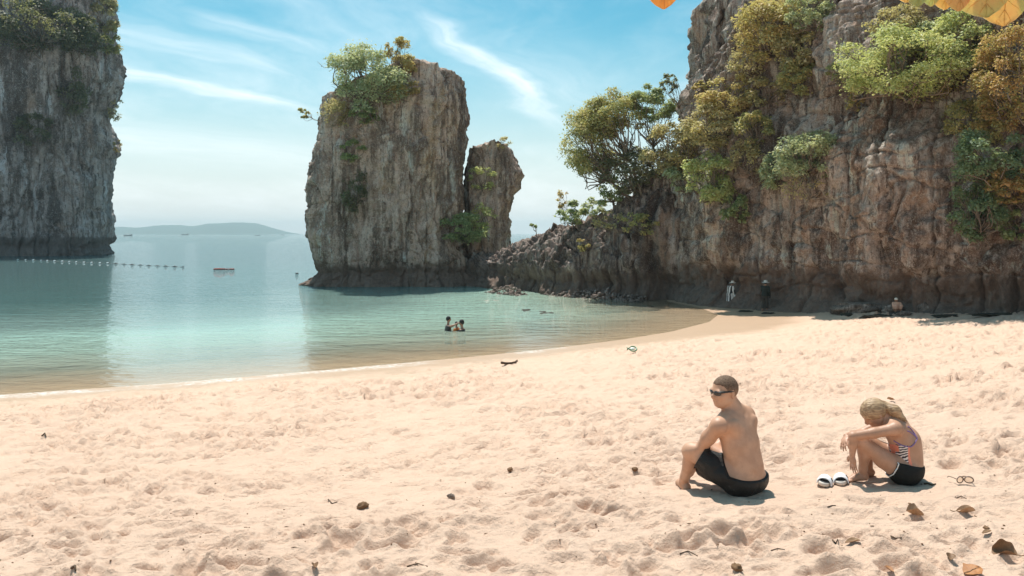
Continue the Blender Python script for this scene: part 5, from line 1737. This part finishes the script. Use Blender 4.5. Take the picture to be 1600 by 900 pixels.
# buoy line across the bay mouth
M_BUOYW = plain("buoy_white", (0.78, 0.80, 0.80), 0.5, 0.06, 4)
M_BUOYD = plain("buoy_dark", (0.055, 0.045, 0.045), 0.5, 0.3, 4)
M_ROPE = plain("rope_dark", (0.09, 0.08, 0.07), 0.8, 0.2, 4)
M_BAND = plain("buoy_band", (0.25, 0.24, 0.23), 0.6, 0.1, 4)
GBU = "buoys strung along the swimming line"
spots = [(28, 406.0), (40, 406.3), (52, 406.6), (64, 407), (74, 407.3), (85, 407.8), (97, 408.6), (108, 409), (119, 409.6), (131, 410.2), (143, 410.5), (156, 410.9), (168, 411.2),
         (181, 412), (194, 412.8), (206.5, 413.6), (219.5, 414.3), (232.5, 415), (246, 415.5), (259, 416), (273, 416.6), (286, 417.3)]
proto = {}
for i, (px, py) in enumerate(spots):
    x, y, _ = W(px, py, 0)
    wht = px < 175
    ords = "first second third fourth fifth sixth seventh eighth ninth tenth eleventh twelfth thirteenth".split()
    if wht:
        lab = f"{ords[i]} white buoy along the swimming line, counted from its cliff end"
    else:
        lab = f"{ords[len(spots) - 1 - i]} dark buoy along the swimming line, counted from its open-water end"
    if wht not in proto:
        e = empty("buoy", (x, y, 0), lab, "buoy", GBU)
        th = np.linspace(0, np.pi, 11)[:, None]
        ph = np.linspace(0, 2 * np.pi, 16, endpoint=False)[None]
        v = np.stack([.36 * np.sin(th) ** .8 * np.cos(ph), .26 * np.sin(th) ** .8 * np.sin(ph), .08 + .24 * np.cos(th) + 0 * ph], -1).reshape(-1, 3)
        mesh_obj("float", v, grid_faces(11, 16, True)[:, ::-1], M_BUOYW if wht else M_BUOYD, e)
        t = np.linspace(0, 2 * np.pi, 17)
        Geo().tube(np.stack([0 * t, .268 * np.cos(t), .08 + .245 * np.sin(t)], -1), .022, 5).build("band", M_BAND, e)
        proto[wht] = e
        e.scale = (.42, .42, .32)
    else:
        src = proto[wht]
        e = src.copy()
        col.objects.link(e)
        e.location = (x, y, 0)
        e['label'] = lab
        for ch in src.children:
            c = ch.copy()
            col.objects.link(c)
            c.parent = e
        s_ = random.Random(i).uniform(.36, .48)
        e.scale = (s_, s_, s_ * .75)
pts = [W(px, py, 0) for px, py in spots]
q = []
for a, b in zip(pts[:-1], pts[1:]):
    for t in (0, .5):
        q.append((a[0] + (b[0] - a[0]) * t, a[1] + (b[1] - a[1]) * t, .03 if t == 0 else -.03))
q.append((*pts[-1][:2], .03))
o = Geo().tube(q, .03, 5).build("buoy_rope", M_ROPE)
tag(o, "dark rope threading the row of buoys across the bay", "rope")
M_BOOM = plain("boom_rusty", (0.30, 0.065, 0.045), 0.7, 0.35, 3)
x, y, _ = W(350, 421.3, 0)
k = y / F
e = empty("floating_boom", (x, y, 0), "rusty floating boom drifting alone between buoy line and big stack", "boom")
for a, b, r in ((-16, 2, 1.7), (3, 6.5, 1.1), (7.5, 16, 1.35)):
    Geo().tube([(a * k, 0, .02), ((a + b) / 2 * k, 0, .05), (b * k, 0, .02)], r * k, 8).build("float", M_BOOM, e)
Geo().tube([(-16 * k, 0, .05), (16 * k, 0, .05)], .5 * k, 6).build("pipe", M_BOOM, e)
src = proto[False]
x, y, _ = W(464, 427.6, 0)
e = src.copy()
col.objects.link(e)
e.location = (x, y, 0)
e['label'] = "single dark buoy floating close to the big sea stack"
e['group'] = ""
del e['group']
for ch in src.children:
    c = ch.copy()
    col.objects.link(c)
    c.parent = e

# boats far out
M_HULL = plain("boat_hull", (0.07, 0.055, 0.05), 0.7, 0.3, 1)
M_CANOPY = plain("boat_canopy", (0.45, 0.43, 0.40), 0.8, 0.1, 1)


def boat(px, d, L, label, canopy=True):
    x = (px - 800) / F * d
    e = empty("longtail_boat" if canopy else "boat", (x, d, 0), label, "boat")
    s = np.linspace(-1, 1, 19)
    t = np.linspace(0, np.pi, 9)
    hw = L * .10 * (1 - np.abs(s) ** 2.6) + .03
    sheer = L * (.085 + .13 * np.clip(s, 0, 1) ** 2.2 + .07 * np.clip(-s, 0, 1) ** 2.2)
    v = np.stack([np.broadcast_to((s * L / 2)[:, None], (19, 9)), hw[:, None] * np.cos(t)[None], sheer[:, None] - (sheer[:, None] + .35) * np.sin(t)[None] ** .8], -1)
    g = Geo()
    g.add(v.reshape(-1, 3), grid_faces(19, 9))
    v2 = np.stack([v[:, 0], v[:, -1]], 1) * np.array([1, .96, 1]) - np.array([0, 0, L * .03])
    g.add(v2.reshape(-1, 3), grid_faces(19, 2))
    g.build("hull", M_HULL, e)
    if canopy:
        a = np.linspace(0, np.pi, 7)
        xs_ = np.linspace(-.22, .12, 4) * L
        v = np.stack([np.broadcast_to(xs_[:, None], (4, 7)), np.cos(a)[None] * L * .085 + 0 * xs_[:, None], L * .21 + np.sin(a)[None] * L * .03 + 0 * xs_[:, None]], -1)
        g = Geo()
        g.add(v.reshape(-1, 3), grid_faces(4, 7))
        g.add(v.reshape(-1, 3) - np.array([0, 0, .04]), grid_faces(4, 7)[:, ::-1])
        g.build("canopy", M_CANOPY, e)
        g = Geo()
        for xx in (xs_[0], xs_[-1]):
            for q in (-1, 1):
                Geo().tube([(xx, q * L * .08, L * .05), (xx, q * L * .08, L * .21)], L * .006, 5).build("post", M_HULL, e)
    return e


boat(200, 1300.0, 14.0, "dark longtail boat on the sea near the grey cliff edge")
boat(402, 1500.0, 9.0, "tiny dark boat far out below the island", False)
boat(442, 1900.0, 7.0, "tiniest boat below the tail end of the far island", False)
boat(289, 2300.0, 20.0, "faint distant boat just under the middle of the island")

# leaves of the tree overhead, hanging into the top of the view
def hang_mat(name, a, b, c3):
    m, n = material(name)
    tc = n('TexCoord').outputs['Object']
    f = n.noise(tc, 7, 4, .6)
    g = n.noise(tc, 60, 3, .6)
    c = n.mix(n.sstep(f, .36, .5), a, b)
    c = n.mix(n.sstep(f, .52, .68), c, c3)
    c = n.mix(n.math('MULTIPLY', n.sstep(g, .58, .7), .35), c, tuple(x * .6 for x in b))
    d = n('BsdfPrincipled', {'Base Color': c, 'Roughness': .5, 'Specular IOR Level': .3}).outputs[0]
    t = n('BsdfTranslucent', {0: c}).outputs[0]
    n.out(n('MixShader', {0: .62, 1: d, 2: t}).outputs[0])
    return m


M_H1 = hang_mat("leaf_turning_yellow", (0.70, 0.66, 0.30), (0.82, 0.60, 0.28), (0.86, 0.50, 0.22))
M_H2 = hang_mat("leaf_turning_green", (0.55, 0.60, 0.30), (0.70, 0.66, 0.32), (0.82, 0.62, 0.30))
M_H3 = hang_mat("leaf_turning_orange", (0.80, 0.46, 0.16), (0.84, 0.50, 0.18), (0.70, 0.34, 0.11))


def hanging(label, d, twig_pts, specs):
    q = np.array([at(px, py, dd) for px, py, dd in twig_pts])
    e = empty("overhanging_branch", tuple(q[0]), label, "branch", None)
    Geo().tube(q - q[0], np.linspace(.012, .005, len(q)), 7).build("twig", M_BARK, e)
    for base, tip, width, mt, sd, dd, roll in specs:
        a, b = at(*base, dd), at(*tip, dd + .02)
        L_ = np.linalg.norm(b - a)
        G_ = leaf_shape(L_, width * dd / F / 2, .35, .16, sd, .0, 19, 11, .08)
        y_ = unit(b - a)
        x_ = unit(np.cross(V3(math.sin(roll), -math.cos(roll), .25), y_)) 
        z_ = np.cross(x_, y_)
        P3 = a + G_[..., :1] * x_ + G_[..., 1:2] * y_ + G_[..., 2:] * z_ - q[0]
        nr, nc = P3.shape[:2]
        top = P3.reshape(-1, 3)
        f = grid_faces(nr, nc)
        lf = mesh_obj("leaf", np.concatenate([top, top + z_ * .0012]), np.concatenate([f, f[:, ::-1] + len(top)]), mt, e)
        mid = P3[:, nc // 2] - z_ * .001
        k = np.argmin(np.linalg.norm(q - a, axis=1))
        gv = Geo()
        for r_ in range(3, nr - 3, 2):
            for sg in (0, nc - 1):
                c_ = nc // 2
                cols = np.linspace(c_, c_ + (sg - c_) * .9, 4).round().astype(int)
                gv.tube(np.array([P3[min(nr - 1, r_ + w_), cc_] - z_ * .0006 for w_, cc_ in enumerate(cols)]), [.0007, .0006, .0005, .0003], 4)
        tag(gv.build("veins", M_H1, lf), kind='stuff')
        g = Geo().tube(np.concatenate([[q[k] - q[0], (q[k] - q[0]) * .5 + mid[0] * .5 + V3(0, 0, .006)], mid]), np.concatenate([[.0024] * 2, np.linspace(.002, .0006, nr)]), 5)
        g.build("stalk", mt, lf)
    return e


hanging("branch of big yellow and green leaves hanging over the cliff view", 1.6,
        [(1720, -190, 1.75), (1640, -150, 1.68), (1570, -120, 1.62), (1500, -95, 1.6), (1440, -70, 1.58)],
        [((1570, -120), (1576, 40), 120, M_H1, 3, 1.60, .1), ((1530, -110), (1547, 27), 105, M_H2, 8, 1.57, -.15), ((1625, -130), (1640, 26), 110, M_H3, 12, 1.63, .2),
         ((1500, -95), (1504, 17), 60, M_H1, 17, 1.56, .1), ((1478, -85), (1480, 15), 50, M_H1, 22, 1.59, -.1), ((1460, -78), (1459, 10), 44, M_H2, 27, 1.57, .1), ((1440, -70), (1437, 11), 40, M_H2, 31, 1.56, .0), ((1415, -70), (1420, 4), 40, M_H1, 35, 1.58, .0)])
hanging("single orange leaf tip hanging into the sky from above", 1.5,
        [(1085, -160, 1.6), (1060, -130, 1.54), (1036, -105, 1.5)],
        [((1036, -105), (1039, 14), 66, M_H3, 5, 1.5, .0)])

# litter of shell and bark crumbs
rng = np.random.default_rng(12)
g = Geo()
N_ = 450
px_, py_ = rng.uniform(-60, 1660, N_), 560 + 345 * rng.uniform(0, 1, N_) ** .8
dd_ = np.array([CAM_Z - 1.8] * N_) * F / (py_ - HZ)
for i in range(N_):
    p = W(px_[i], py_[i], 1.8 if py_[i] > 650 else 1.0)
    z = float(0)
    px_[i], py_[i] = p[0], p[1]
zz_ = sand_z(px_, py_)
for x, y, z in zip(px_, py_, zz_):
    if z < .15:
        continue
    r = rng.uniform(.0025, .006) * (1 + y * .05)
    v, fc = rough_stone(rng, r)
    if rng.uniform() < .35:
        v = v * np.array([2.4, .6, .6])
        a = rng.uniform(0, 6.28)
        v = np.stack([v[:, 0] * math.cos(a) - v[:, 1] * math.sin(a), v[:, 0] * math.sin(a) + v[:, 1] * math.cos(a), v[:, 2]], -1)
    g.add(v + np.array([x, y, z + r * .3]), fc)
tag(g.build("litter", M_HUSK, None, False), kind='stuff')
